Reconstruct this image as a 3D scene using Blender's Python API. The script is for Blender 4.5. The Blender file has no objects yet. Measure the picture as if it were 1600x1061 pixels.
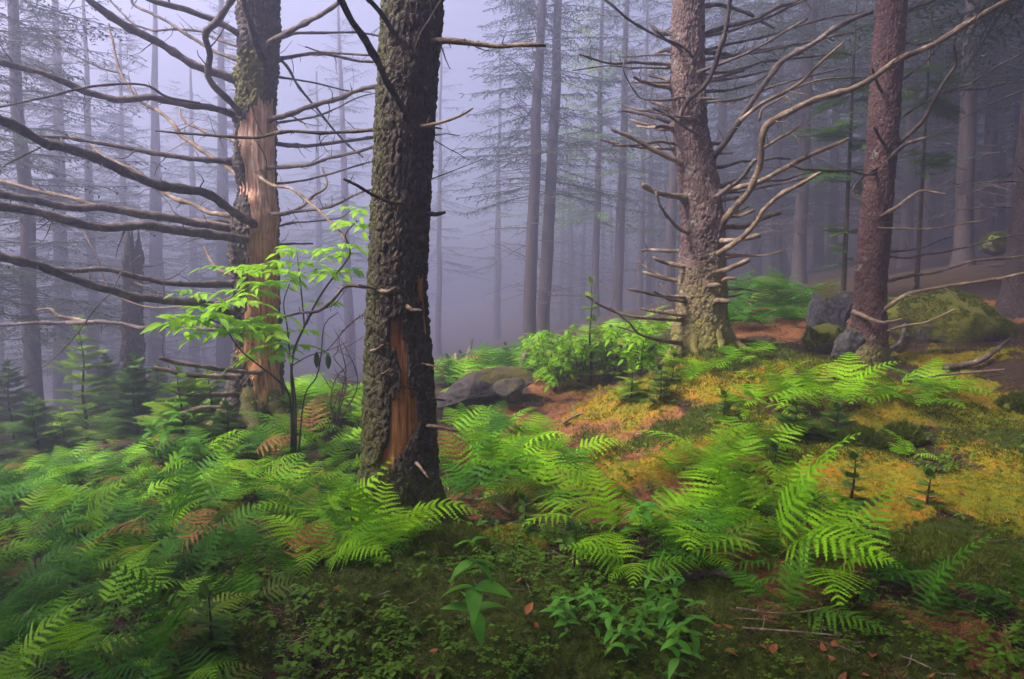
import bpy, math, random
import numpy as np
from mathutils import Vector, Matrix, Euler, Quaternion

R = math.radians
SC = bpy.context.scene
COL = SC.collection
random.seed(7)
RNG = np.random.default_rng(7)

# ------------------------------------------------------------------ camera, sky, sun, exposure
FPX = 1066.7                      # focal length in pixels of a 1600 px wide frame (24 mm)
HORIZON = 430.0
PITCH = -math.atan((530.5 - HORIZON) / FPX)
CAM_Z = 1.30
cam_d = bpy.data.cameras.new('camera')
cam_d.lens = 24.0; cam_d.sensor_width = 36.0
cam_d.clip_start = 0.05; cam_d.clip_end = 500
cam = bpy.data.objects.new('camera', cam_d)
cam.location = (0, 0, CAM_Z)
cam.rotation_euler = (math.pi / 2 + PITCH, 0, 0)
COL.objects.link(cam)
SC.camera = cam

SUN_AZ, SUN_EL = R(-110), R(50)    # azimuth from +Y towards +X
world = bpy.data.worlds.new('World')
SC.world = world
world.use_nodes = True
wn = world.node_tree.nodes; wn.clear()
sky = wn.new('ShaderNodeTexSky'); sky.sky_type = 'NISHITA'; sky.sun_disc = False
sky.sun_elevation = SUN_EL; sky.sun_rotation = SUN_AZ
sky.air_density = 0.7; sky.dust_density = 6.0; sky.ozone_density = 1.0
wbg = wn.new('ShaderNodeBackground'); wbg.inputs['Strength'].default_value = 0.05
wout = wn.new('ShaderNodeOutputWorld')
world.node_tree.links.new(sky.outputs[0], wbg.inputs['Color'])
world.node_tree.links.new(wbg.outputs[0], wout.inputs['Surface'])

sun_d = bpy.data.lights.new('sun', 'SUN')
sun_d.energy = 2.4; sun_d.angle = R(10); sun_d.color = (1.0, 0.92, 0.80)
sun = bpy.data.objects.new('sun', sun_d)
sdir = Vector((math.sin(SUN_AZ) * math.cos(SUN_EL), math.cos(SUN_AZ) * math.cos(SUN_EL), math.sin(SUN_EL)))
sun.rotation_euler = sdir.to_track_quat('Z', 'Y').to_euler()
sun.location = tuple(sdir * 15)
COL.objects.link(sun)

vs = SC.view_settings
vs.view_transform = 'Standard'; vs.look = 'None'; vs.gamma = 1.0; vs.use_curve_mapping = False
vs.exposure = 3.28
HAZE_DENSITY = 0.031
HAZE_COLOR = (0.49, 0.49, 0.64)
HAZE_G = 0.65

cy = SC.cycles
cy.use_denoising = True
cy.max_bounces = 7; cy.diffuse_bounces = 3; cy.glossy_bounces = 2; cy.transmission_bounces = 4
cy.volume_bounces = 3; cy.transparent_max_bounces = 8
cy.sample_clamp_indirect = 6.0
cy.caustics_reflective = False; cy.caustics_refractive = False

# ------------------------------------------------------------------ helpers: projection
cp, sp_ = math.cos(PITCH), math.sin(PITCH)
FWD = np.array([0, cp, sp_]); UP = np.array([0, -sp_, cp]); RIGHT = np.array([1.0, 0, 0])
CAMP = np.array([0, 0, CAM_Z])

def ray(px, py):
    return FWD + (px - 800) / FPX * RIGHT - (py - 530.5) / FPX * UP

def at(px, py, Y):
    d = ray(px, py)
    return CAMP + d * (Y / d[1])

def depth_scale(p):
    """metres per photo pixel at a world point"""
    return float(np.dot(np.asarray(p) - CAMP, FWD)) / FPX

def project(P):
    Q = np.asarray(P, float) - CAMP
    dz = Q @ FWD
    dz = np.where(np.abs(dz) < 1e-3, 1e-3, dz)
    return 800 + FPX * (Q @ RIGHT) / dz, 530.5 - FPX * (Q @ UP) / dz, dz

# ------------------------------------------------------------------ helpers: noise
def _hash(ix, iy, iz, s=0):
    h = (ix.astype(np.int64) * 374761393 + iy.astype(np.int64) * 668265263 + iz.astype(np.int64) * 2147483647 + s * 974634541) & 0xffffffff
    h = ((h ^ (h >> 13)) * 1274126177) & 0xffffffff
    h = ((h ^ (h >> 16)) * 2246822519) & 0xffffffff
    return ((h ^ (h >> 15)) & 0xffffff) / float(0xffffff)

def vnoise(p, s=0):
    p = np.asarray(p, float)
    i = np.floor(p).astype(np.int64); f = p - i
    u = f * f * (3 - 2 * f)
    r = 0
    for dx in (0, 1):
        wx = u[..., 0] if dx else 1 - u[..., 0]
        for dy in (0, 1):
            wy = u[..., 1] if dy else 1 - u[..., 1]
            for dz in (0, 1):
                wz = u[..., 2] if dz else 1 - u[..., 2]
                r = r + wx * wy * wz * _hash(i[..., 0] + dx, i[..., 1] + dy, i[..., 2] + dz, s)
    return r * 2 - 1

def fbm(p, o=4, s=0, g=0.5):
    a, r, t = 1.0, 0, 0
    p = np.asarray(p, float)
    for k in range(o):
        r = r + a * vnoise(p * 2.03 ** k + 17.3 * k, s + k); t += a; a *= g
    return r / t

def cells(u, v, pu, s=0):
    """periodic 2-D cellular noise: returns F1, F2, id"""
    iu = np.floor(u).astype(np.int64); iv = np.floor(v).astype(np.int64)
    f1 = np.full(u.shape, 9.0); f2 = np.full(u.shape, 9.0); cid = np.zeros(u.shape)
    z = np.zeros_like(iu)
    for a in (-1, 0, 1):
        for b in (-1, 0, 1):
            cu, cv = iu + a, iv + b
            cm = np.mod(cu, pu)
            x = cu + _hash(cm, cv, z, s + 1); y = cv + _hash(cm, cv, z, s + 2)
            d = np.hypot(x - u, y - v)
            n = d < f1
            f2 = np.where(n, f1, np.minimum(f2, d))
            cid = np.where(n, _hash(cm, cv, z, s + 3), cid)
            f1 = np.where(n, d, f1)
    return f1, f2, cid

def sstep(a, b, x):
    t = np.clip((x - a) / (b - a), 0, 1)
    return t * t * (3 - 2 * t)

# ------------------------------------------------------------------ helpers: meshes and objects
def mesh_from(name, V, faces, smooth=True, attrs=None):
    """faces: list of (m,k) integer arrays"""
    V = np.asarray(V, np.float32).reshape(-1, 3)
    faces = [np.asarray(f, np.int32) for f in faces if len(f)]
    me = bpy.data.meshes.new(name)
    me.vertices.add(len(V)); me.vertices.foreach_set('co', V.ravel())
    nl = sum(f.size for f in faces); nf = sum(len(f) for f in faces)
    me.loops.add(nl); me.loops.foreach_set('vertex_index', np.concatenate([f.ravel() for f in faces]))
    tot = np.concatenate([np.full(len(f), f.shape[1], np.int32) for f in faces])
    st = np.concatenate([[0], np.cumsum(tot)[:-1]]).astype(np.int32)
    me.polygons.add(nf); me.polygons.foreach_set('loop_start', st); me.polygons.foreach_set('loop_total', tot)
    me.polygons.foreach_set('use_smooth', np.full(nf, smooth))
    for k, a in (attrs or {}).items():
        at_ = me.attributes.new(k, 'FLOAT', 'POINT')
        at_.data.foreach_set('value', np.asarray(a, np.float32))
    me.update(calc_edges=True); me.validate()
    return me

def mesh_arrays(me):
    V = np.empty(len(me.vertices) * 3, np.float32); me.vertices.foreach_get('co', V); V = V.reshape(-1, 3)
    lt = np.empty(len(me.polygons), np.int32); me.polygons.foreach_get('loop_total', lt)
    lv = np.empty(len(me.loops), np.int32); me.loops.foreach_get('vertex_index', lv)
    ls = np.concatenate([[0], np.cumsum(lt)[:-1]])
    tri = np.stack([lv[ls[lt == 3] + k] for k in range(3)], -1)
    return V, tri

class MB:
    def __init__(self): self.V = []; self.F = {3: [], 4: []}; self.n = 0
    def add(self, V, *F):
        V = np.asarray(V, float).reshape(-1, 3)
        for f in F:
            f = np.asarray(f, np.int64)
            if f.size: self.F[f.shape[1]].append(f + self.n)
        self.V.append(V); self.n += len(V)
    def tube(self, P, rad, sides=8, cap=True):
        P = np.asarray(P, float); K = len(P)
        rad = np.broadcast_to(np.asarray(rad, float), (K,)) if np.ndim(rad) < 2 else rad
        T = np.gradient(P, axis=0); T /= np.linalg.norm(T, axis=1)[:, None] + 1e-9
        ref = np.array([0, 0, 1.0]) if abs(T[0, 2]) < 0.9 else np.array([0, 1.0, 0])
        A = np.empty_like(P); a = ref - T[0] * (ref @ T[0]); a /= np.linalg.norm(a) + 1e-9
        for i in range(K):
            a = a - T[i] * (a @ T[i]); a /= np.linalg.norm(a) + 1e-9; A[i] = a
        B = np.cross(T, A)
        th = np.linspace(0, 2 * math.pi, sides, endpoint=False)
        rr = rad[:, None] if rad.ndim == 1 else rad
        V = P[:, None, :] + (np.cos(th)[None, :, None] * A[:, None, :] + np.sin(th)[None, :, None] * B[:, None, :]) * rr[:, :, None]
        V = V.reshape(-1, 3)
        i = np.arange(K - 1)[:, None] * sides; j = np.arange(sides)[None, :]; j2 = (j + 1) % sides
        Q = np.stack([i + j, i + j2, i + sides + j2, i + sides + j], -1).reshape(-1, 4)
        tr = []
        if cap:
            V = np.vstack([V, P[0], P[-1] + T[-1] * np.max(rr[-1]) * 0.3])
            c0, c1 = K * sides, K * sides + 1; jj = np.arange(sides); jj2 = (jj + 1) % sides
            tr = np.vstack([np.stack([jj2, jj, np.full(sides, c0)], -1),
                            np.stack([(K - 1) * sides + jj, (K - 1) * sides + jj2, np.full(sides, c1)], -1)])
        self.add(V, Q, *( [tr] if len(tr) else [] ))
    def mesh(self, name, smooth=True, off=None):
        V = np.vstack(self.V)
        if off is not None: V = V - np.asarray(off)
        return mesh_from(name, V, [np.vstack(f) for f in self.F.values() if f], smooth)

def obj(name, me, m, parent=None, loc=(0, 0, 0), rot=None, scale=None):
    o = bpy.data.objects.new(name, me)
    if m is not None and me is not None and len(me.materials) == 0: me.materials.append(m)
    o.location = loc
    if rot is not None: o.rotation_euler = rot
    if scale is not None: o.scale = scale if hasattr(scale, '__len__') else (scale,) * 3
    o.parent = parent
    COL.objects.link(o)
    return o

def tag(o, label=None, cat=None, group=None, kind=None):
    if label: o['label'] = label
    if cat: o['category'] = cat
    if group: o['group'] = group
    if kind: o['kind'] = kind
    return o

def thing(name, label, cat, loc=(0, 0, 0), group=None, rot=None):
    o = bpy.data.objects.new(name, None)
    o.empty_display_size = 0.1
    o.location = loc
    if rot is not None: o.rotation_euler = rot
    COL.objects.link(o)
    return tag(o, label, cat, group)

# ------------------------------------------------------------------ helpers: materials
class NT:
    def __init__(self, name):
        self.m = bpy.data.materials.new(name); self.m.use_nodes = True
        self.t = self.m.node_tree; self.t.nodes.clear()
        self.out = self.t.nodes.new('ShaderNodeOutputMaterial')
    def n(self, typ, props=None, **inp):
        nd = self.t.nodes.new('ShaderNode' + typ)
        for k, v in (props or {}).items(): setattr(nd, k, v)
        for k, v in inp.items(): self.set(nd, k, v)
        return nd
    def set(self, nd, k, v):
        k = k.replace('_', ' ')
        s = nd.inputs[int(k[1:])] if k[0] == 'i' and k[1:].isdigit() else nd.inputs[k]
        if isinstance(v, bpy.types.NodeSocket): self.t.links.new(v, s)
        elif isinstance(v, bpy.types.Node): self.t.links.new(v.outputs[0], s)
        elif isinstance(v, tuple) and len(v) == 3 and s.type == 'RGBA': s.default_value = (*v, 1)
        else: s.default_value = v
    def coord(self, which='Object', scale=(1, 1, 1)):
        c = self.n('TexCoord'); mp = self.n('Mapping'); self.t.links.new(c.outputs[which], mp.inputs['Vector'])
        mp.inputs['Scale'].default_value = scale
        return mp.outputs[0]
    def pos(self, scale=1.0):
        g = self.n('NewGeometry'); mp = self.n('Mapping'); self.t.links.new(g.outputs['Position'], mp.inputs['Vector'])
        mp.inputs['Scale'].default_value = (scale,) * 3
        return mp.outputs[0]
    def noise(self, vec, scale, detail=4, rough=0.55, out=0):
        return self.n('TexNoise', Vector=vec, Scale=scale, Detail=detail, Roughness=rough).outputs[out]
    def ramp(self, fac, stops):
        r = self.n('ValToRGB', Fac=fac); e = r.color_ramp.elements
        while len(e) < len(stops): e.new(0.5)
        for q, (p, c) in zip(e, stops):
            q.position = p; q.color = (*c, 1) if len(c) == 3 else c
        return r.outputs[0]
    def mix(self, fac, a, b, mode='MIX'):
        x = self.n('Mix', {'data_type': 'RGBA', 'blend_type': mode})
        for s, v in ((x.inputs[0], fac), (x.inputs[6], a), (x.inputs[7], b)):
            if isinstance(v, bpy.types.NodeSocket): self.t.links.new(v, s)
            elif isinstance(v, tuple): s.default_value = (*v, 1)
            else: s.default_value = v
        return x.outputs[2]
    def math(self, op, a, b=0.0, clamp=False):
        x = self.n('Math', {'operation': op, 'use_clamp': clamp})
        for s, v in ((x.inputs[0], a), (x.inputs[1], b)):
            if isinstance(v, bpy.types.NodeSocket): self.t.links.new(v, s)
            else: s.default_value = v
        return x.outputs[0]
    def mrange(self, v, a, b, c=0.0, d=1.0):
        x = self.n('MapRange', Value=v); x.inputs[1].default_value = a; x.inputs[2].default_value = b
        x.inputs[3].default_value = c; x.inputs[4].default_value = d
        return x.outputs[0]
    def attr(self, name): return self.n('Attribute', {'attribute_name': name}).outputs['Fac']
    def bump(self, h, strength=0.5, dist=0.01):
        return self.n('Bump', Strength=strength, Distance=dist, Height=h).outputs[0]
    def bsdf(self, col, rough=0.85, normal=None, spec=0.25):
        b = self.n('BsdfPrincipled', Roughness=rough)
        self.set(b, 'Base Color', col); self.set(b, 'Specular IOR Level', spec)
        if normal is not None: self.set(b, 'Normal', normal)
        return b.outputs[0]
    def done(self, surf):
        self.t.links.new(surf, self.out.inputs['Surface']); return self.m

def bark_material(name, c_dark, c_mid, c_light, moss=(0.05, 0.06, 0.012), lichen=(0.3, 0.32, 0.27), lich=0.62, vs=38, wet=0.75):
    t = NT(name); c = t.coord('Object')
    cz = t.coord('Object', (1, 1, 0.65))
    big = t.noise(c, 3.5, 3); mid = t.noise(c, 22, 5, 0.65); fine = t.noise(c, 140, 3, 0.6)
    col = t.ramp(mid, [(0.3, c_dark), (0.52, c_mid), (0.75, c_light)])
    col = t.mix(t.mrange(big, 0.35, 0.7), col, c_mid)
    pt = t.noise(c, 1.6, 5, .65); col = t.mix(t.mrange(pt, .52, .66, 0, .6), col, tuple(q * w for q, w in zip(c_light, (.75, .85, .7)))); col = t.mix(t.mrange(pt, .44, .34, 0, .6), col, c_dark)
    vor = t.n('TexVoronoi', {'feature': 'DISTANCE_TO_EDGE'}, Vector=cz, Scale=vs).outputs[0]
    col = t.mix(t.mrange(vor, 0.0, 0.12, 0.55, 0.0), col, c_dark)
    col = t.mix(t.math('MULTIPLY', t.mrange(fine, 0.5, 0.8), 0.35), col, c_light)
    ln = t.noise(c, 9, 6, 0.7)
    col = t.mix(t.math('MULTIPLY', t.mrange(ln, lich, lich + 0.08), 0.55), col, lichen)
    mo = t.attr('moss')
    mossn = t.noise(c, 30, 5, 0.7)
    mfac = t.mrange(t.math('ADD', t.math('MULTIPLY', mo, 1.3), t.math('SUBTRACT', mossn, 0.75)), 0.1, 0.35)
    mcol = t.mix(fine, moss, tuple(min(1, q * 2.2) for q in moss))
    col = t.mix(mfac, col, mcol)
    h = t.math('ADD', t.math('MULTIPLY', mid, 0.7), t.math('ADD', t.math('MULTIPLY', fine, 0.35), t.mrange(vor, 0, 0.15, 0, 0.5)))
    return t.done(t.bsdf(col, wet, t.bump(h, 0.8, 0.012), 0.3))

def wood_material(name, c1, c2, c3, low=None, zl=1.2, zh=1.9):
    t = NT(name); c = t.coord('Object', (1, 1, 0.06)); c2_ = t.coord('Object')
    g = t.noise(c, 60, 5, 0.6); b = t.noise(c2_, 5, 4); st = t.noise(c, 14, 4, 0.7)
    col = t.ramp(g, [(0.3, c1), (0.5, c2), (0.72, c3)])
    col = t.mix(t.mrange(b, 0.42, 0.62), col, t.ramp(st, [(0.35, c1), (0.65, c2)]))
    col = t.mix(t.mrange(st, 0.6, 0.78, 0, 0.7), col, c1)
    if low is not None:                                   # the lower wood is older and more orange
        sz = t.n('SeparateXYZ', Vector=c2_).outputs['Z']
        f = t.mrange(t.math('ADD', sz, t.math('MULTIPLY', b, 1.2)), zl + .6, zh + .6, 1, 0)
        col = t.mix(f, col, t.ramp(g, [(0.3, low[0]), (0.5, low[1]), (0.72, low[2])]))
    dk = t.noise(c2_, 11, 5, .7); col = t.mix(t.mrange(dk, .60, .70, 0, .75), col, tuple(q * .35 for q in c1)); gyn = t.noise(c, 30, 4, .7); col = t.mix(t.mrange(gyn, .62, .72, 0, .5), col, (.22, .18, .15))
    return t.done(t.bsdf(col, 0.65, t.bump(t.math('ADD', g, dk), 0.8, 0.008), 0.25))

def twig_material(name, ca, cb, cc):
    t = NT(name); c = t.coord('Object')
    n1 = t.noise(c, 6, 3); n2 = t.noise(c, 70, 4, 0.6)
    col = t.ramp(n1, [(0.35, ca), (0.55, cb), (0.72, cc)])
    col = t.mix(t.math('MULTIPLY', t.mrange(n2, 0.45, 0.7), 0.6), col, ca)
    n3 = t.noise(c, 24, 4, .7); col = t.mix(t.mrange(n3, .58, .68, 0, .55), col, cc)
    return t.done(t.bsdf(col, 0.8, t.bump(t.math('ADD', n2, n3), 0.9, 0.010), 0.2))

def leaf_material(name, col_a, col_b, trans=0.4, rough=0.55, var=0.35, tcol=None, spec=0.12, age=None):
    t = NT(name)
    oi = t.n('ObjectInfo'); g = t.pos(); n1 = t.noise(g, 9, 3)
    f = t.math('ADD', t.math('MULTIPLY', oi.outputs['Random'], 0.65), t.math('MULTIPLY', n1, 0.35), True)
    col = t.mix(f, col_a, col_b)
    if age is not None:
        n5 = t.noise(g, 14, 3); wv = t.math('FRACT', t.math('MULTIPLY', oi.outputs['Random'], 17.3))
        col = t.mix(t.math('MULTIPLY', t.mrange(wv, .84, .97), t.mrange(n5, .35, .6)), col, age)
    hsv = t.n('HueSaturation', Color=col)
    t.set(hsv, 'Value', t.mrange(n1, 0.3, 0.7, 1 - var, 1 + var))
    b = t.bsdf(hsv.outputs[0], rough, None, spec)
    tr = t.n('BsdfTranslucent'); t.set(tr, 'Color', t.mix(0.5, hsv.outputs[0], tcol or tuple(min(1, q * 1.6) for q in col_b)))
    mx = t.n('MixShader'); mx.inputs[0].default_value = trans
    t.t.links.new(b, mx.inputs[1]); t.t.links.new(tr.outputs[0], mx.inputs[2])
    return t.done(mx.outputs[0])

M = {}
M['bark_dark'] = bark_material('dark_mossy_bark', (0.013, 0.009, 0.007), (0.050, 0.034, 0.023), (0.13, 0.092, 0.060), moss=(0.034, 0.034, 0.007), lich=0.66)
M['bark_grey'] = bark_material('grey_dead_bark', (0.025, 0.019, 0.018), (0.075, 0.056, 0.050), (0.16, 0.12, 0.10), moss=(0.07, 0.065, 0.015), lich=0.64)
M['bark_pink'] = bark_material('pinkish_spruce_bark', (0.036, 0.022, 0.022), (0.120, 0.072, 0.070), (0.28, 0.18, 0.165), moss=(0.10, 0.085, 0.022), lich=0.60)
M['bark_red'] = bark_material('reddish_spruce_bark', (0.022, 0.009, 0.010), (0.075, 0.032, 0.033), (0.18, 0.092, 0.09), moss=(0.08, 0.07, 0.02), lich=0.60)
M['bark_far'] = bark_material('far_spruce_bark', (0.018, 0.012, 0.012), (0.048, 0.032, 0.032), (0.085, 0.062, 0.058), lich=0.72, vs=22)
M['wood_tan'] = wood_material('bare_tan_wood', (0.24, 0.11, 0.065), (0.66, 0.38, 0.26), (0.88, 0.66, 0.54), ((.12, .045, .018), (.42, .18, .07), (.60, .32, .15)))
M['wood_orange'] = wood_material('bare_orange_wood', (0.07, 0.024, 0.008), (0.34, 0.125, 0.030), (0.52, 0.26, 0.10))
M['branch_dark'] = twig_material('dark_dead_branch', (0.028, 0.020, 0.017), (0.085, 0.061, 0.050), (0.22, 0.17, 0.135))
M['branch_grey'] = twig_material('grey_dead_branch', (0.045, 0.034, 0.032), (0.12, 0.09, 0.08), (0.25, 0.20, 0.17))
M['branch_tan'] = twig_material('tan_dead_branch', (0.07, 0.045, 0.03), (0.19, 0.13, 0.09), (0.38, 0.29, 0.22))
M['stem_brown'] = twig_material('brown_stem', (0.025, 0.018, 0.012), (0.06, 0.045, 0.025), (0.11, 0.085, 0.05))
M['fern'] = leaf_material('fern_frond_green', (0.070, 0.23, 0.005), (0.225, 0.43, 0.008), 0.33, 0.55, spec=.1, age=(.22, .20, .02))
M['fern_dark'] = leaf_material('fern_frond_deep_shaded_green', (0.022, 0.095, 0.004), (0.060, 0.19, 0.006), 0.30, 0.55, spec=.1, age=(.13, .08, .015))  # deeper green fronds; also puts shade into the colour of low ferns
M['leaf_bright'] = leaf_material('bright_leaf', (0.14, 0.33, 0.013), (0.27, 0.48, 0.022), 0.40, 0.5, 0.25)
M['leaf_herb'] = leaf_material('herb_leaf', (0.040, 0.17, 0.016), (0.11, 0.28, 0.022), 0.35, 0.6, 0.4, spec=.15)
M['needle'] = leaf_material('fir_needles', (0.030, 0.080, 0.014), (0.085, 0.175, 0.018), 0.25, 0.5)
M['needle_bright'] = leaf_material('young_fir_needles', (0.10, 0.22, 0.015), (0.25, 0.38, 0.018), 0.3, 0.5)
M['needle_far'] = leaf_material('crown_needles', (0.016, 0.034, 0.018), (0.035, 0.060, 0.026), 0.2, 0.6)
M['leaf_mist'] = leaf_material('misty_broadleaf', (0.07, 0.14, 0.03), (0.14, 0.24, 0.04), 0.4, 0.6)
M['clover'] = leaf_material('clover_leaf', (0.03, 0.09, 0.006), (0.10, 0.19, 0.010), 0.35, 0.5)
M['moss_y'] = leaf_material('golden_moss', (0.13, 0.135, 0.008), (0.38, 0.27, 0.014), 0.3, 0.7, 0.5)
M['moss_g'] = leaf_material('green_moss', (0.035, 0.055, 0.006), (0.085, 0.105, 0.010), 0.3, 0.7, 0.4)
M['dead_leaf'] = leaf_material('fallen_leaf', (0.12, 0.035, 0.014), (0.30, 0.11, 0.04), 0.2, 0.6, 0.4)
M['dry_needle'] = leaf_material('dry_needle', (0.13, 0.055, 0.022), (0.28, 0.14, 0.06), 0.1, 0.7, 0.4)

# ------------------------------------------------------------------ terrain
CTRL = [(0, 1061, 1.95), (400, 1061, 1.98), (800, 1061, 2.0), (1200, 1061, 2.0), (1600, 1061, 1.95),
        (640, 822, 3.25), (350, 850, 3.2), (0, 850, 3.3), (100, 770, 4.3), (420, 700, 5.0), (400, 655, 5.6), (250, 690, 6.4),
        (45, 662, 11), (60, 720, 6.5), (-250, 700, 8), (200, 640, 9.5),
        (780, 632, 6.4), (690, 650, 6.2), (890, 655, 5.6), (940, 615, 6.6), (770, 765, 4.1), (900, 720, 4.5), (827, 548, 12), (960, 492, 15),
        (1095, 533, 6.0), (1200, 650, 4.5), (1000, 760, 3.75), (1350, 560, 6.0), (1500, 520, 7.0), (1500, 720, 3.75), (1300, 810, 3.0),
        (1580, 620, 5.0), (1850, 600, 4.6), (1500, 425, 10), (1700, 380, 12), (1300, 465, 9), (1190, 470, 9), (1250, 425, 16), (1050, 480, 13),
        (550, 610, 12), (650, 578, 14), (300, 640, 14), (45, 640, 18), (700, 540, 26), (1500, 325, 20), (1000, 462, 30), (300, 575, 32), (1900, 270, 25), (1500, 285, 34), (1300, 380, 24)]
def ymap(Y): return Y if Y <= 9 else 9 + (Y - 9) * 2.5 if Y < 20 else 36.5 + (Y - 20) * 1.2
CP = np.array([at(a, b, ymap(c)) for a, b, c in CTRL] + [np.array([x, y, z]) for x, y, z in
     [(-3, -2, 0.05), (0, -2, 0.06), (3, -2, 0.15), (-12, -3, -0.7), (12, -3, 1.2), (-6, -20, -0.3), (8, -20, 0.8), (-40, 42, -5.0), (42, 42, 11.0), (-35, -25, -2), (35, -25, 2.5), (0, 68, -0.6)]])
def _tps_k(a, b):
    r2 = ((a[:, None, :] - b[None, :, :]) ** 2).sum(-1)
    return 0.5 * r2 * np.log(r2 + 1e-9)
_n = len(CP); _A = np.zeros((_n + 3, _n + 3))
_A[:_n, :_n] = _tps_k(CP[:, :2], CP[:, :2]) + np.eye(_n) * 0.05
_A[:_n, _n] = 1; _A[:_n, _n + 1:] = CP[:, :2]; _A[_n, :_n] = 1; _A[_n + 1:, :_n] = CP[:, :2].T
_W = np.linalg.solve(_A, np.concatenate([CP[:, 2], [0, 0, 0]]))

def ground_z(x, y, detail=True):
    x = np.atleast_1d(np.asarray(x, float)); y = np.atleast_1d(np.asarray(y, float))
    q = np.stack([x.ravel(), y.ravel()], -1); z = np.empty(len(q))
    for i in range(0, len(q), 40000):
        s = q[i:i + 40000]
        z[i:i + 40000] = _tps_k(s, CP[:, :2]) @ _W[:_n] + _W[_n] + s @ _W[_n + 1:]
    z = np.clip(z, -6, 9)
    p = np.stack([q[:, 0], q[:, 1], np.zeros(len(q))], -1)
    z += 0.09 * fbm(p * 0.9, 3, 3) + 0.045 * fbm(p * 3.1, 3, 5)
    if detail:
        z += 0.022 * fbm(p * 11, 3, 9) + 0.008 * fbm(p * 42, 2, 12)
    return z.reshape(x.shape)

def gz(x, y): return float(ground_z([x], [y])[0])

def gpt(px, py, ymin=1.2, ymax=45):
    """ground point seen at a photo pixel"""
    d = ray(px, py); ts = np.geomspace(ymin, ymax, 400)
    P = CAMP[None] + d[None] * ts[:, None]
    below = P[:, 2] < ground_z(P[:, 0], P[:, 1], False)
    i = int(np.argmax(below)) if below.any() else len(ts) - 1
    p = P[i].copy(); p[2] = gz(p[0], p[1])
    return p

def in_poly(px, py, poly):
    poly = np.asarray(poly, float); n = len(poly); c = np.zeros(np.shape(px), bool)
    j = n - 1
    for i in range(n):
        xi, yi = poly[i]; xj, yj = poly[j]
        c ^= ((yi > py) != (yj > py)) & (px < (xj - xi) * (py - yi) / (yj - yi + 1e-9) + xi)
        j = i
    return c

def scatter(n, box, poly=None, seed=0, mind=0.0, detail=True):
    """random ground points in box (x0,x1,y0,y1) whose base falls in a photo polygon"""
    r = np.random.default_rng(seed); out = []; tries = 0
    while len(out) < n and tries < 60:
        tries += 1
        x = r.uniform(box[0], box[1], 400); y = r.uniform(box[2], box[3], 400)
        z = ground_z(x, y, detail); P = np.stack([x, y, z], -1)
        ok = np.ones(len(x), bool)
        if poly is not None:
            u, v, d = project(P); ok = in_poly(u, v, poly) & (d > 0.3)
        for p in P[ok]:
            if mind and any((p[0] - q[0]) ** 2 + (p[1] - q[1]) ** 2 < mind * mind for q in out): continue
            out.append(p)
            if len(out) >= n: break
    return out

def ground_masks(x, y):
    """litter, golden moss and green moss cover of the forest floor, by place"""
    p = np.stack([x, y, np.zeros_like(x)], -1)
    n1 = fbm(p * 1.3, 4, 31); n2 = fbm(p * 2.2 + 9, 4, 41); n3 = fbm(p * 5, 3, 47)
    def blob(pts):
        r = np.zeros_like(x)
        for bx, by, s in pts: r = np.maximum(r, np.exp(-((x - bx) ** 2 + (y - by) ** 2) / (s * s)))
        return r
    lit = blob(LITTER); gold = blob(GOLD); grn = blob(GREEN)
    lit = sstep(0.35, 0.75, lit + 0.55 * n1 + 0.25 * n3)
    gold = sstep(0.35, 0.8, gold + 0.85 * n2 + 0.4 * n3 - 0.08)
    grn = sstep(0.30, 0.75, grn + 0.7 * n1 - 0.35 * n2 + 0.3 * n3)
    return lit, gold, grn

def _b(lst): return [(*gpt(px, py)[:2], s) for px, py, s in lst]
LITTER = _b([(900, 640, .8), (930, 700, .7), (975, 780, .6), (940, 740, .6), (1000, 680, .5), (880, 610, .6), (1220, 520, .9), (1580, 500, 1.2), (1200, 1000, .5), (1450, 1030, .6), (1250, 860, .6), (820, 770, .5)])
GOLD = _b([(960, 625, .6), (1050, 700, .9), (1000, 740, .6), (1250, 720, .9), (1450, 640, 1.2), (1550, 780, .8), (1400, 760, .7), (1100, 600, .9), (1480, 580, 1.0), (1580, 640, 1), (800, 850, .35), (380, 800, .35), (1180, 590, .7)])
GREEN = _b([(700, 860, .4), (1450, 870, .5), (1300, 700, .5), (560, 1000, .5), (1100, 1030, .4), (1380, 1000, .4), (900, 950, .5), (1560, 700, .5), (300, 900, .6), (420, 900, .5), (500, 930, .6), (400, 1000, .6), (650, 980, .6), (780, 900, .5), (850, 1010, .5), (1000, 950, .5), (1130, 570, .6), (1330, 590, .7), (1480, 660, .5), (1120, 660, .4)])

def moss_lift(x, y, soft):
    Pn = np.stack([x, y, 0 * x], -1)
    return soft * (0.010 + 0.02 * np.abs(vnoise(Pn * 19, 77)) + 0.04 * np.clip(fbm(Pn * 5.5, 3, 79), -.1, 1) + .012 * fbm(Pn * 30, 2, 80))

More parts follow.
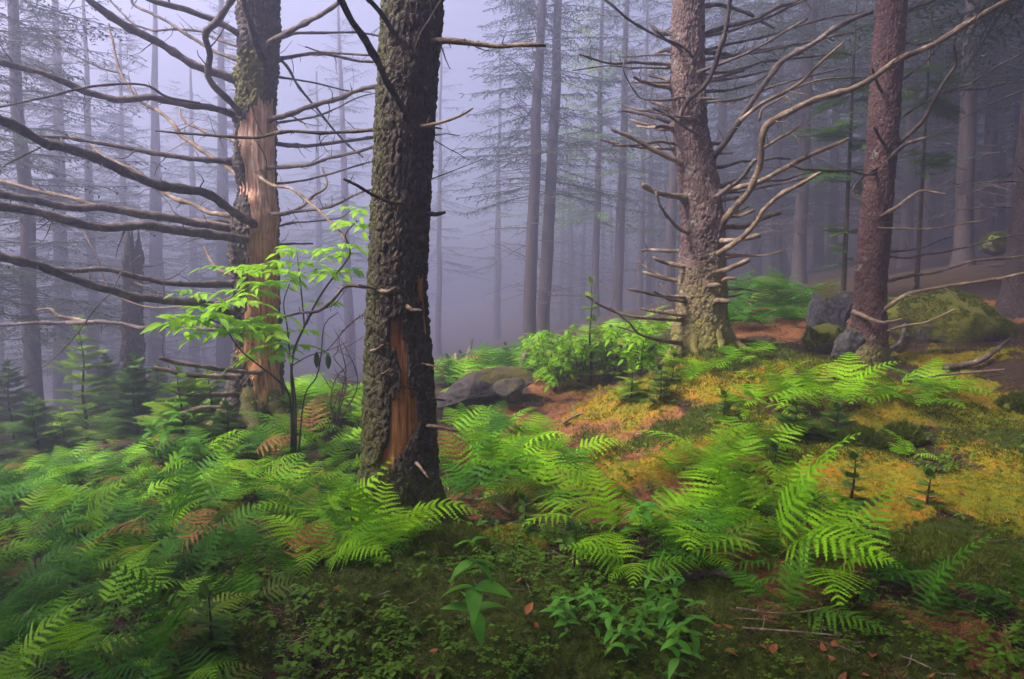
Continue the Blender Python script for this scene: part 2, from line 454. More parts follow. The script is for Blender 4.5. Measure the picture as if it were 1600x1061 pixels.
def build_ground():
    nu = 470
    u = np.linspace(-1, 1, nu)
    # rows: coarse behind the camera, fine from 1.2 m to 9 m, coarse to 62 m
    ys = np.concatenate([np.linspace(-28, 0.8, 40, endpoint=False), np.linspace(0.8, 2, 40, endpoint=False),
                         np.geomspace(2, 12, 320, endpoint=False), np.geomspace(12, 70, 80)])
    k = 5.2
    xs = np.sinh(u * k) / math.sinh(k)
    half = np.interp(ys, [-28, 0, 1, 3, 8, 70], [62, 45, 45, 45, 50, 62])
    X = xs[None, :] * half[:, None]; Y = np.repeat(ys[:, None], nu, 1)
    # shift the fine centre with x so that the frame is covered evenly
    Z = ground_z(X, Y)
    lit, gold, grn = ground_masks(X.ravel(), Y.ravel())
    soft = sstep(0.2, 0.9, np.maximum(gold, grn))
    Z = Z + moss_lift(X.ravel(), Y.ravel(), soft).reshape(Z.shape)
    V = np.stack([X, Y, Z], -1).reshape(-1, 3)
    i = np.arange(len(ys) - 1)[:, None] * nu; j = np.arange(nu - 1)[None, :]
    Q = np.stack([i + j, i + j + 1, i + nu + j + 1, i + nu + j], -1).reshape(-1, 4)
    return mesh_from('ground', V, [Q], True, {'litter': lit, 'gold': gold, 'green': grn})

def ground_material():
    t = NT('forest_floor'); g = t.pos()
    n1 = t.noise(g, 7, 5, 0.65); n2 = t.noise(g, 45, 5, 0.7); n3 = t.noise(g, 160, 3, 0.7); n4 = t.noise(g, 1.7, 4)
    base = t.ramp(n2, [(0.3, (0.014, 0.009, 0.006)), (0.5, (0.035, 0.021, 0.013)), (0.68, (0.075, 0.042, 0.024))])
    lit = t.ramp(n3, [(0.3, (0.06, 0.022, 0.010)), (0.5, (0.24, 0.092, 0.036)), (0.7, (0.46, 0.22, 0.10))])
    lit = t.mix(t.mrange(n2, 0.52, 0.64), lit, (0.11, 0.034, 0.016))
    gold = t.ramp(n2, [(0.3, (0.07, 0.065, 0.006)), (0.5, (0.22, 0.17, 0.010)), (0.7, (0.40, 0.28, 0.015))])
    gold = t.mix(t.mrange(n1, 0.5, 0.64), gold, (0.38, 0.145, 0.018))
    gold = t.mix(t.mrange(n4, 0.45, 0.58), gold, t.ramp(n2, [(.3, (.06, .075, .006)), (.7, (.21, .22, .014))]))
    grn = t.ramp(n2, [(0.3, (0.014, 0.022, 0.004)), (0.5, (0.042, 0.058, 0.007)), (0.7, (0.085, 0.10, 0.012))])
    d = t.math('MULTIPLY', t.math('SUBTRACT', n1, 0.5), 1.1)
    d2 = t.math('MULTIPLY', t.math('SUBTRACT', n2, 0.5), 0.8)
    def m(a): return t.mrange(t.math('ADD', t.math('ADD', t.attr(a), d), d2), 0.35, 0.65)
    col = t.mix(m('litter'), base, lit)
    col = t.mix(m('green'), col, grn)
    col = t.mix(m('gold'), col, gold)
    h = t.math('ADD', n2, t.math('MULTIPLY', n3, 0.6))
    return t.done(t.bsdf(col, 0.9, t.bump(h, 0.9, 0.02), 0.15))
M['ground'] = ground_material()
tag(obj('ground', build_ground(), M['ground']), 'mossy forest floor with golden moss, needle litter and dark soil', kind='structure')

# haze: one closed box of even density round camera and scene
hb = MB()
hx, hy0, hy1, hz0, hz1 = 63.5, -29.5, 71.5, -9.5, 27.0
hv = np.array([(x, y, z) for z in (hz0, hz1) for y in (hy0, hy1) for x in (-hx, hx)], float)
hb.add(hv, [(0, 2, 3, 1), (4, 5, 7, 6), (0, 1, 5, 4), (2, 6, 7, 3), (0, 4, 6, 2), (1, 3, 7, 5)])
t = NT('haze'); pv = t.n('VolumePrincipled')
pv.inputs['Color'].default_value = (*HAZE_COLOR, 1); pv.inputs['Density'].default_value = HAZE_DENSITY
pv.inputs['Anisotropy'].default_value = HAZE_G
for k in ('Density Attribute', 'Color Attribute', 'Temperature Attribute'):
    if k in pv.inputs: pv.inputs[k].default_value = ''
t.t.links.new(pv.outputs[0], t.out.inputs['Volume'])
tag(obj('haze', hb.mesh('haze', False), t.m), 'pale lavender mist filling the forest', kind='stuff')

# ------------------------------------------------------------------ trees: trunks
class Trunk:
    """a trunk whose outline was measured in the photo (py, left x, right x), standing at distance Y"""
    def __init__(s, name, label, prof, Y, topz, lean_top=0.0, group=None):
        s.Y = Y
        C = [at((a + b) / 2, py, Y) for py, a, b in prof]
        s.z = np.array([c[2] for c in C]); s.x = np.array([c[0] for c in C])
        s.r = np.array([(b - a) / 2 * depth_scale(c) / math.hypot(1, ((a + b) / 2 - 800) / FPX) for (py, a, b), c in zip(prof, C)])
        o = np.argsort(s.z); s.z, s.x, s.r = s.z[o], s.x[o], s.r[o]
        s.zg = gz(s.x[0], Y)
        s.topz = topz
        sl = (s.x[-1] - s.x[-4]) / (s.z[-1] - s.z[-4])
        s.z = np.append(s.z, topz); s.x = np.append(s.x, s.x[-1] + sl * (topz - s.z[-2])); s.r = np.append(s.r, 0.25 * s.r[-1] if topz > 9 else s.r[-1] * 0.7)
        s.base = np.array([s.x[0], Y, s.zg])
        s.bumps = []
        s.root = thing(name, label, 'tree', tuple(s.base), group)
    def cx(s, z): return np.interp(z, s.z, s.x)
    def rad(s, z): return np.interp(z, s.z, s.r)
    def build(s, mat, nth=150, dz=0.010, scale_u=26, scale_z=30, amp=0.010, low=0.05, patches=(), wood=None, flare=0.5, lobes=5, ph=0.0, moss_fn=None, seed=0, vis_top=None, wood_dep=0.014, knob=0.0, jag=0.0):
        z0 = s.zg - 0.25; zt = vis_top or at(0, -60, s.Y)[2]
        zz = np.concatenate([np.arange(z0, zt, dz), np.linspace(zt, s.topz, 40)])
        th = np.linspace(0, 2 * math.pi, nth, endpoint=False)
        TH, ZZ = np.meshgrid(th, zz)
        cx = s.cx(ZZ); r = s.rad(ZZ)
        # low frequency shape
        cyl = np.stack([np.cos(TH) * 1.2, np.sin(TH) * 1.2, ZZ * 1.4], -1)
        rb = r * (1 + low * fbm(cyl * 1.6, 3, seed))
        h = np.maximum(ZZ - s.zg, 0)
        fl = np.exp(-h / 0.16)
        rb = rb * (1 + flare * fl * (0.45 + 0.55 * np.cos(lobes * TH + ph + 0.8 * np.sin(2 * TH + ph))) )
        for (bt, bz, bw, ba) in s.bumps:
            da = np.angle(np.exp(1j * (TH - bt))) * s.rad(bz)
            rb = rb + ba * np.exp(-(da ** 2 + ((ZZ - bz) * 0.8) ** 2) / (bw * bw))
        if knob:
            f1, f2, ci = cells(TH / (2 * math.pi) * 5, ZZ * 3.2, 5, seed + 50)
            rb = rb + knob * np.where(ci > 0.45, np.exp(-(f1 / 0.28) ** 2), 0)
        # bark plates
        wob = 0.25 * fbm(np.stack([np.cos(TH) * 3, np.sin(TH) * 3, ZZ * 6], -1), 3, seed + 4)
        u = TH / (2 * math.pi) * scale_u; v = ZZ * scale_z
        f1, f2, ci = cells(u + wob, v + 2 * wob, scale_u, seed)
        g1, g2, cj = cells(u * 2, v * 1.9 + wob * 3, scale_u * 2, seed + 9)
        pl = sstep(0.02, 0.35, f2 - f1) * (0.4 + 0.9 * ci)
        fine = sstep(0.0, 0.5, g2 - g1) * (0.3 + 0.7 * cj)
        rough = fbm(np.stack([np.cos(TH) * 9, np.sin(TH) * 9, ZZ * 26], -1), 3, seed + 21)
        disp = amp * (pl - 0.9) + amp * 0.5 * (fine - 0.5) + amp * 0.9 * rough
        # stripped patches
        m = np.zeros_like(TH); ms = []
        P0 = np.stack([cx + rb * np.cos(TH), s.Y + rb * np.sin(TH), ZZ], -1)
        pu, pv_, _ = project(P0)
        en = fbm(np.stack([np.cos(TH) * 4, np.sin(TH) * 4, ZZ * 5], -1), 4, seed + 33)
        for pt in patches:
            pt = np.array(sorted(pt), float)
            xl = np.interp(pv_, pt[:, 0], pt[:, 1]); xr = np.interp(pv_, pt[:, 0], pt[:, 2])
            e = np.minimum.reduce([pu - xl, xr - pu, (pv_ - pt[0, 0]) * 0.5, (pt[-1, 0] - pv_) * 0.5])
            mm = np.where(np.sin(TH) < 0.12, e + 12 * en + 6 * vnoise(np.stack([np.cos(TH) * 16, np.sin(TH) * 16, ZZ * 3.5], -1), seed + 35) + 3.5 * vnoise(np.stack([np.cos(TH) * 34, np.sin(TH) * 34, ZZ * 9], -1), seed + 36), -20)
            ms.append(sstep(-1.2, 1.2, mm)); m = np.maximum(m, ms[-1])
        rim = 4 * m * (1 - m)
        Rb = rb + disp * (1 - m) - m * 0.05 + rim * 0.012
        ZJ = ZZ
        if jag: ZJ = ZZ + jag * sstep(s.topz - .3, s.topz, ZZ) * (vnoise(np.stack([np.cos(TH) * 4, np.sin(TH) * 4, 0 * TH], -1), seed + 70) + .7 * vnoise(np.stack([np.cos(TH) * 11, np.sin(TH) * 11, 0 * TH], -1), seed + 71))
        V = np.stack([cx + Rb * np.cos(TH), s.Y + Rb * np.sin(TH), ZJ], -1) - s.base
        moss = moss_fn(TH, h, pu, pv_) if moss_fn is not None else 0.9 * fl * (h < 0.6)
        nz = len(zz)
        i = np.arange(nz - 1)[:, None] * nth; j = np.arange(nth)[None, :]; j2 = (j + 1) % nth
        Q = np.stack([i + j, i + j2, i + nth + j2, i + nth + j], -1).reshape(-1, 4)
        me = mesh_from('trunk', V.reshape(-1, 3), [Q], True, {'moss': np.broadcast_to(moss, TH.shape).ravel()})
        obj('trunk', me, mat, s.root)
        if wood is not None and m.max() > 0:
            gr = vnoise(np.stack([np.cos(TH) * 40 * r, np.sin(TH) * 40 * r, ZZ * 1.3], -1), seed + 40) + 0.6 * vnoise(np.stack([np.cos(TH) * 110 * r, np.sin(TH) * 110 * r, ZZ * 3], -1), seed + 41)
            Rw = rb - wood_dep + 0.005 * gr + 0.012 * fbm(np.stack([np.cos(TH) * 3, np.sin(TH) * 3, ZZ * 3], -1), 3, seed + 44)
            W = np.stack([cx + Rw * np.cos(TH), s.Y + Rw * np.sin(TH), ZZ], -1) - s.base
            for m1 in ms:                                  # each stripped patch is a piece of its own
                mf = m1.reshape(-1); Qk = Q[mf[Q].max(1) > 0.003]
                used = np.unique(Qk); mp = -np.ones(len(mf), np.int64); mp[used] = np.arange(len(used))
                me = mesh_from('bare_wood', W.reshape(-1, 3)[used], [mp[Qk]], True)
                obj('bare_wood', me, wood, s.root)
        return s

# zoom crops in which the outlines were measured
ZO = {1: (0, 0), 2: (500, 0), 3: (1040, 0), 4: (0, 330), 5: (500, 330), 6: (1040, 330)}
ZS = 560 / 1485.0
def zp(z, x, y): return ZO[z][0] + x * ZS, ZO[z][1] + y * ZS

def catmull(P, step):
    P = np.asarray(P, float)
    if len(P) == 2: P = np.array([P[0], (P[0] + P[1]) / 2, P[1]])
    Pe = np.vstack([2 * P[0] - P[1], P, 2 * P[-1] - P[-2]]); out = []
    for i in range(1, len(Pe) - 2):
        a, b, c, d = Pe[i - 1:i + 3]; n = max(2, int(np.linalg.norm(c - b) / step))
        t = np.linspace(0, 1, n, endpoint=False)[:, None]
        out.append(0.5 * (2 * b + (c - a) * t + (2 * a - 5 * b + 4 * c - d) * t ** 2 + (3 * b - a - 3 * c + d) * t ** 3))
    out.append(P[-1][None]); return np.vstack(out)

def add_twigs(mb, P, rad, n, lmin, lmax, rng, rt=0.35, up=0.0):
    L = len(P)
    for _ in range(n):
        i = int(rng.uniform(0.12, 0.97) * (L - 1)); i = min(max(i, 1), L - 2)
        T = P[i + 1] - P[i - 1]; T /= np.linalg.norm(T) + 1e-9
        d = rng.normal(size=3); d -= T * (d @ T); d /= np.linalg.norm(d) + 1e-9
        d = d + T * rng.uniform(0.1, 0.9) + np.array([0, 0, up]); d /= np.linalg.norm(d)
        l = rng.uniform(lmin, lmax) * rng.uniform(0.4, 1); r0 = max(0.0011, min(rad[i] * rt, 0.004 + 0.006 * l))
        k = max(3, int(l / 0.045)); q = [P[i]]; dd = d.copy()
        for _k in range(k):
            dd = dd + rng.normal(size=3) * 0.16 + np.array([0, 0, up * 0.1]); dd /= np.linalg.norm(dd); q.append(q[-1] + dd * l / k)
        mb.tube(np.array(q), np.linspace(r0, r0 * 0.35, len(q)), 5)

def branch(tr, z, th, pts, dd=0.0, tip=0.4, mat='branch_grey', twigs=3, tl=0.25, front=None, seed=None, name='branch', bump=True, ext=True, broken=False, d0=None, knots=True):
    """a limb drawn along photo points, leaving trunk tr and moving dd metres away (+) or nearer (-)"""
    seed = seed if seed is not None else int(abs(pts[0][0] * 7 + pts[0][1] * 13 + pts[-1][0])) % 99991
    rng = np.random.default_rng(seed)
    px = [zp(z, *p) if z else p for p in pts]
    sc = ZS if z else 1.0
    p0 = at(px[0][0], px[0][1], tr.Y); cx = float(tr.cx(p0[2])); r = float(tr.rad(p0[2]))
    u = max(-1, min(1, (p0[0] - cx) / r))
    fr = front if front is not None else (dd <= 0)
    y0 = tr.Y + (-1 if fr else 1) * r * math.sqrt(max(0, 1 - u * u)) * 0.9
    if d0 is not None: y0 = tr.Y + d0
    L = np.concatenate([[0], np.cumsum([math.dist(px[i], px[i + 1]) for i in range(len(px) - 1)])]); L /= L[-1]
    P = [at(a, b, y0 + dd * l ** 0.8) for (a, b), l in zip(px, L)]
    lastx, lasty = px[-1]
    off = (lastx < 5 or lasty < 5 or lastx > 1595)
    if off and ext:
        v = P[-1] - P[-2]; v = v / np.linalg.norm(v)
        P += [P[-1] + v * 0.35 + rng.normal(size=3) * 0.03, P[-1] + v * 0.75 + rng.normal(size=3) * 0.06 + np.array([0, 0, 0.05])]
    c_in = np.array([cx, tr.Y, P[0][2] - 0.01])
    if d0 is None:
        v = P[0] - c_in; P[0] = c_in + v * min(1.0, (r * 0.95) / (np.linalg.norm(v) + 1e-6))
        P = [c_in + (P[0] - c_in) * 0.4] + P
    r0 = th * sc / 2 * depth_scale(P[1]) * getattr(tr, 'k', .74)
    C = catmull(P, 0.03); n = len(C); t = np.linspace(0, 1, n)
    rad = r0 * (1 - (1 - tip) * t ** 1.1)
    if d0 is None: rad *= 1 + 0.55 * np.exp(-t * n * 0.03 / 0.06)
    rad *= 1 + 0.10 * fbm(np.stack([t * n * 0.35, 0 * t + seed, 0 * t], -1), 3, 5)
    if knots:
        for _ in range(int(n * 0.03 * 5)):
            k = rng.uniform(0, 1); rad *= 1 + rng.uniform(0.1, 0.35) * np.exp(-((t - k) * n * 0.03 / 0.02) ** 2)
    C = C + (np.stack([fbm(np.stack([t * n * 0.03 * 5, 0 * t + seed * 1.7, 0 * t + k], -1), 2, 60 + k) for k in range(3)], -1)) * min(0.012, r0 * 0.6) * np.minimum(1, t * 6)[:, None]
    kk = max(3, int(n * 0.03 / 0.20)); kx = np.linspace(0, 1, kk + 1)                  # brittle kinks
    ko = rng.normal(size=(kk + 1, 3)) * min(0.009, 0.003 + r0 * 0.28); ko[0] = 0
    C = C + np.stack([np.interp(t, kx, ko[:, q]) for q in range(3)], -1)
    S = 12 if r0 > 0.012 else 8
    if off and ext: rad[-int(n * 0.25):] *= np.linspace(1, 0.3, int(n * 0.25))
    thv = np.linspace(0, 2 * math.pi, S, endpoint=False)
    rr = rad[:, None] * (1 + 0.24 * vnoise(np.stack([np.cos(thv)[None] * 1.3 + 0 * t[:, None], np.sin(thv)[None] * 1.3 + 0 * t[:, None], (t * n * 0.03 * 22)[:, None] + 0 * thv[None]], -1), seed % 50))
    if broken: rr[-1] *= rng.uniform(0.2, 1.1, S)
    mb = MB(); mb.tube(C, rr, S)
    mt_ = MB(); add_twigs(mt_, C, rad, twigs, 0.05, tl, rng)
    # short spurs and broken twig stubs
    add_twigs(mb, C, rad, int(n * 0.03 * 9), 0.012, 0.05, rng, 0.5)
    add_twigs(mt_, C, rad, int(n * 0.03 * 2.2), 0.08, 0.38, rng, 0.3)
    o = obj(name, mb.mesh(name, True, tr.base), M[mat], tr.root)
    if mt_.n: tag(obj('twigs', mt_.mesh('twigs', True, tr.base), M[mat], o), kind='stuff')
    if bump and d0 is None:
        v = P[1] - c_in; tr.bumps.append((math.atan2(v[1], v[0]), float(P[1][2]), max(0.03, r0 * 2.0), r0 * 0.7))
    return o

# ------------------------------------------------------------------ the four near trees
# 1: dead tree on the left with long bare limbs and stripped orange wood
T1 = Trunk('dead_spruce', 'dead bare spruce with long sweeping limbs and stripped orange wood, left of thick trunk',
           [(-40, 372, 441), (0, 373, 439), (60, 372, 438), (100, 371, 437), (160, 369, 434), (200, 366, 433), (250, 364, 433), (300, 371, 434),
            (340, 362, 439), (380, 358, 436), (405, 358, 440), (450, 364, 439), (500, 369, 440), (556, 366, 441), (594, 356, 445), (632, 350, 448)], 5.6, 8.5)
for z, th, dd, tip, mt, tw, pts in [
    (1, 44, -0.6, .6, 'branch_grey', 5, [(985, 335), (930, 320), (800, 270), (640, 165), (500, 90), (400, 30), (355, -10)]),
    (1, 34, -0.3, .6, 'branch_grey', 5, [(1010, 160), (930, 110), (800, 45), (640, 5), (600, -12)]),
    (1, 16, 0.9, .5, 'branch_grey', 7, [(990, 195), (880, 155), (820, 130), (650, 125), (540, 90), (470, 10)]),
    (1, 22, 0.6, .5, 'branch_grey', 4, [(1000, 250), (900, 215), (790, 150), (700, 90), (560, 20), (540, -10)]),
    (1, 34, -0.5, .75, 'branch_dark', 2, [(1010, 480), (920, 390), (880, 320), (875, 230), (850, 140), (900, 80), (960, 0), (975, -20)]),
    (1, 30, -0.35, .9, 'branch_dark', 1, [(1095, 250), (1060, 180), (1040, 100), (1010, 20), (1000, -20)]),
    (1, 36, -0.9, .6, 'branch_grey', 5, [(990, 480), (950, 470), (830, 435), (640, 415), (480, 405), (330, 360), (200, 310), (60, 265), (0, 240), (-60, 225)]),
    (1, 34, -0.4, .5, 'branch_grey', 6, [(980, 670), (900, 670), (740, 655), (560, 620), (420, 590), (250, 570), (150, 560)]),
    (1, 46, -1.5, .75, 'branch_dark', 6, [(1060, 930), (960, 870), (860, 810), (640, 755), (500, 705), (330, 630), (200, 590), (100, 550), (0, 500), (-80, 460)]),
    (1, 30, 0.8, .5, 'branch_tan', 5, [(960, 890), (850, 870), (740, 820), (660, 780), (560, 710), (440, 650), (370, 600)]),
    (1, 30, 1.2, .4, 'branch_tan', 7, [(985, 730), (930, 690), (860, 640), (760, 560), (700, 500), (600, 430), (520, 330), (480, 240), (450, 100)]),
    (1, 24, 1.0, .6, 'branch_tan', 2, [(990, 590), (860, 550), (790, 520), (750, 480), (745, 450)]),
    (1, 44, -0.9, .7, 'branch_grey', 6, [(980, 950), (840, 930), (640, 895), (500, 880), (400, 865), (290, 865), (150, 840), (0, 815), (-60, 810)]),
    (1, 28, 0.7, .7, 'branch_tan', 6, [(985, 930), (760, 905), (560, 880), (400, 850), (300, 825), (150, 790), (0, 750), (-50, 740)]),
    (1, 48, -1.2, .7, 'branch_grey', 6, [(1030, 1000), (860, 975), (680, 950), (560, 935), (400, 940), (300, 920), (180, 880), (60, 855), (0, 845), (-60, 835)]),
    (4, 38, -0.6, .6, 'branch_grey', 5, [(985, 300), (800, 300), (680, 290), (540, 265), (440, 240), (300, 240), (190, 235)]),
    (4, 42, -1.3, .75, 'branch_grey', 5, [(1000, 430), (860, 395), (740, 370), (600, 355), (420, 320), (300, 280), (180, 240), (80, 210), (0, 190), (-50, 180)]),
    (4, 28, 0.5, .6, 'branch_grey', 6, [(985, 492), (760, 480), (560, 475), (380, 460), (200, 470), (0, 472), (-40, 472)]),
    (4, 26, -0.5, .8, 'branch_tan', 1, [(1090, 660), (950, 655), (820, 640), (740, 630), (655, 605)]),
    (4, 30, -0.3, .85, 'branch_tan', 1, [(1000, 690), (840, 685), (700, 665), (620, 650)]),
    (4, 24, -0.4, .85, 'branch_tan', 1, [(1000, 755), (850, 760), (725, 760)]),
    (4, 18, 0.2, .8, 'branch_grey', 1, [(980, 780), (880, 782), (790, 778)]),
    (4, 26, 0.7, .5, 'branch_tan', 2, [(985, 275), (935, 255), (900, 240), (860, 190), (845, 135)]),
    (4, 12, 1.0, .5, 'branch_tan', 3, [(985, 330), (900, 380), (640, 400), (460, 330), (400, 190), (350, 90), (320, 15)]),
    (1, 28, -0.4, .6, 'branch_grey', 4, [(1120, 175), (1240, 110), (1320, 70), (1400, 25), (1440, -10)]),
    (1, 22, 0.5, .6, 'branch_grey', 5, [(1120, 245), (1300, 225), (1400, 235), (1485, 250), (1600, 262)]),
    (1, 20, 0.9, .6, 'branch_grey', 4, [(1120, 150), (1210, 140), (1300, 135), (1485, 137), (1580, 150)]),
    (1, 13, 0.6, .5, 'branch_grey', 4, [(1120, 315), (1300, 345), (1440, 370), (1540, 380)]),
    (1, 30, -0.4, .7, 'branch_grey', 5, [(1120, 490), (1250, 455), (1330, 425), (1420, 390), (1490, 370), (1600, 340)]),
    (1, 14, 0.5, .5, 'branch_grey', 6, [(1120, 515), (1250, 490), (1340, 470), (1400, 445), (1490, 400), (1560, 380)]),
    (1, 25, 0.4, .6, 'branch_grey', 4, [(1110, 590), (1260, 605), (1380, 595), (1490, 580), (1600, 560)]),
    (1, 22, -0.3, .6, 'branch_grey', 4, [(1110, 695), (1280, 680), (1380, 655), (1490, 625), (1600, 600)]),
    (1, 15, 0.8, .6, 'branch_grey', 4, [(1110, 765), (1260, 750), (1380, 720), (1490, 685), (1590, 650)]),
    (1, 22, 0.6, .5, 'branch_tan', 3, [(1120, 895), (1240, 860), (1300, 810), (1350, 770), (1330, 700)]),
    (1, 18, -0.2, .6, 'branch_grey', 4, [(1120, 885), (1300, 875), (1400, 845), (1490, 800), (1560, 780)]),
    (1, 13, 0.3, .5, 'branch_grey', 4, [(1120, 950), (1220, 920), (1400, 905), (1450, 870)]),
    (1, 18, 1.2, .6, 'branch_grey', 4, [(1110, 230), (1180, 260), (1240, 360), (1330, 470), (1430, 590), (1500, 650)]),
    (1, 15, 0.2, .6, 'branch_dark', 2, [(1110, 1010), (1220, 1012), (1300, 1010)]),
    (1, 19, -1.1, .5, 'branch_tan', 3, [(1075, 730), (1120, 765), (1220, 790), (1300, 850), (1350, 900), (1410, 955), (1440, 1010)]),
    (1, 9, -0.1, .5, 'branch_dark', 1, [(1110, 740), (1100, 670), (1070, 600), (1050, 570)]),
]:
    branch(T1, z, th, pts, dd, tip, mt, tw, 0.3, broken=mt == 'branch_tan')
# forks of two of its limbs
branch(T1, 1, 15, [(830, 430), (700, 400), (600, 350), (440, 350), (330, 365), (200, 400), (0, 445)], -0.4, .4, 'branch_dark', 5, d0=-0.55, bump=False)
branch(T1, 1, 11, [(515, 310), (370, 260), (240, 180), (160, 80), (120, 25)], 0.1, .4, 'branch_grey', 5, d0=1.1, bump=False)
branch(T1, 4, 24, [(385, 462), (300, 450), (240, 430), (215, 405), (150, 415)], 0.1, .5, 'branch_tan', 3, d0=0.45, bump=False)
branch(T1, 1, 9, [(170, 610), (80, 655), (20, 690), (0, 735)], -0.1, .5, 'branch_dark', 3, d0=-1.3, bump=False)
branch(T1, 4, 9, [(500, 255), (460, 340), (400, 400), (300, 530), (200, 630), (100, 685)], -0.5, .4, 'branch_grey', 3, d0=-0.55, bump=False)
T1.build(M['bark_grey'], 170, 0.010, 22, 22, 0.014, 0.10,
         patches=[[(158, 398, 430), (175, 390, 436), (205, 366, 436), (250, 376, 436), (300, 378, 438), (340, 392, 446), (380, 388, 444), (405, 392, 446), (450, 394, 446), (500, 380, 446), (556, 374, 446), (594, 398, 443), (628, 408, 438)]],
         wood=M['wood_tan'], flare=0.15, seed=3, knob=0.032,
         moss_fn=lambda TH, h, pu, pv: np.where((pv < 165) & (pv > 75) & (pu < 412), 0.75, 0.0) + 0.7 * np.exp(-h / 0.15))

# 2: thick dark mossy trunk in front
T2 = Trunk('mossy_tree', 'thick dark mossy trunk in the foreground with a torn strip of orange wood',
           [(-40, 596, 698), (0, 594, 695), (50, 592, 691), (100, 590, 687), (200, 585, 680), (300, 580, 675), (400, 575, 671), (443, 573, 669), (518, 570, 673),
            (600, 567, 680), (680, 565, 684), (740, 563, 687), (800, 560, 692)], 3.25, 13.0)
for z, th, dd, tip, mt, tw, pts in [
    (2, 36, -0.45, .75, 'branch_dark', 2, [(360, 480), (280, 350), (230, 240), (180, 150), (130, 80), (90, 0), (80, -20)]),
    (2, 26, -0.25, .8, 'branch_dark', 1, [(310, 140), (260, 80), (200, 10), (185, -12)]),
    (2, 20, -0.25, .9, 'branch_dark', 1, [(400, 195), (420, 140), (470, 60), (520, -8)]),
    (2, 36, -0.1, .55, 'branch_tan', 2, [(470, 175), (560, 180), (650, 188), (740, 195), (820, 190), (932, 190)]),
    (2, 22, -0.12, .55, 'branch_tan', 2, [(420, 515), (500, 500), (570, 480), (626, 450)]),
    (2, 12, 0.0, .7, 'branch_dark', 0, [(440, 525), (480, 535), (510, 536)]),
    (2, 20, 0.15, .6, 'branch_dark', 3, [(245, 532), (120, 545), (0, 552), (-166, 548), (-264, 565), (-430, 560), (-524, 555), (-600, 550), (-682, 541)]),
    (2, 14, 0.25, .6, 'branch_dark', 2, [(250, 228), (100, 222), (0, 212), (-62, 188)]),
    (2, 24, -0.22, .7, 'branch_dark', 2, [(345, 850), (290, 845), (200, 800), (150, 765), (100, 735)]),
    (2, 26, 0.0, .8, 'branch_dark', 0, [(440, 882), (490, 880), (524, 870)]),
    (2, 7, 0.4, .5, 'branch_dark', 1, [(455, 560), (480, 575), (540, 620), (620, 665)]),
    (2, 7, 0.5, .5, 'branch_dark', 1, [(455, 745), (560, 710), (680, 660)]),
    (2, 8, 0.4, .5, 'branch_dark', 2, [(470, 565), (520, 562), (580, 555)]),
    (5, 22, 0.1, .6, 'branch_dark', 2, [(220, 322), (180, 318), (110, 318), (60, 370), (0, 410), (-80, 420), (-160, 440)]),
    (5, 20, -0.12, .8, 'branch_tan', 0, [(235, 325), (280, 330), (318, 318)]),
    (5, 14, -0.08, .8, 'branch_dark', 0, [(240, 325), (200, 310), (168, 298)]),
    (5, 24, -0.10, .6, 'branch_tan', 0, [(360, 402), (385, 405), (412, 418)]),
    (5, 16, -0.09, .7, 'branch_tan', 0, [(215, 580), (240, 572), (268, 552)]),
    (5, 11, -0.07, .7, 'branch_tan', 0, [(258, 680), (272, 668), (288, 648)]),
    (5, 13, -0.08, .6, 'branch_tan', 1, [(430, 630), (470, 640), (495, 650), (512, 690)]),
    (5, 18, 0.0, .7, 'branch_dark', 0, [(455, 775), (490, 776), (520, 780)]),
    (5, 24, -0.05, .6, 'branch_tan', 1, [(440, 885), (500, 895), (562, 908)]),
    (5, 18, -0.10, .7, 'branch_tan', 0, [(400, 1045), (425, 1075), (450, 1100)]),
    (5, 10, 0.5, .5, 'branch_dark', 2, [(190, 420), (120, 470), (50, 560), (10, 600)]),
]:
    branch(T2, z, th, pts, dd, tip, mt, tw, 0.15, broken=True, ext=True)
T2.build(M['bark_dark'], 215, 0.0066, 34, 20, 0.0085, 0.04,
         patches=[[(505, 608, 624), (526, 611, 627), (549, 617, 643), (575, 620, 648), (601, 622, 645), (617, 612, 658), (643, 611, 662), (662, 607, 662), (680, 606, 651), (707, 596, 630), (730, 590, 618)],
                  [(428, 650, 676), (462, 652, 676), (488, 660, 676), (522, 667, 676)]],
         wood=M['wood_orange'], flare=0.42, lobes=4, ph=1.0, seed=11, wood_dep=0.022,
         moss_fn=lambda TH, h, pu, pv: np.clip(0.38 * np.clip(-np.cos(TH), 0, 1) + 0.16 * np.clip(-np.sin(TH), 0, 1) + 0.9 * np.exp(-h / 0.2) , 0, 1))

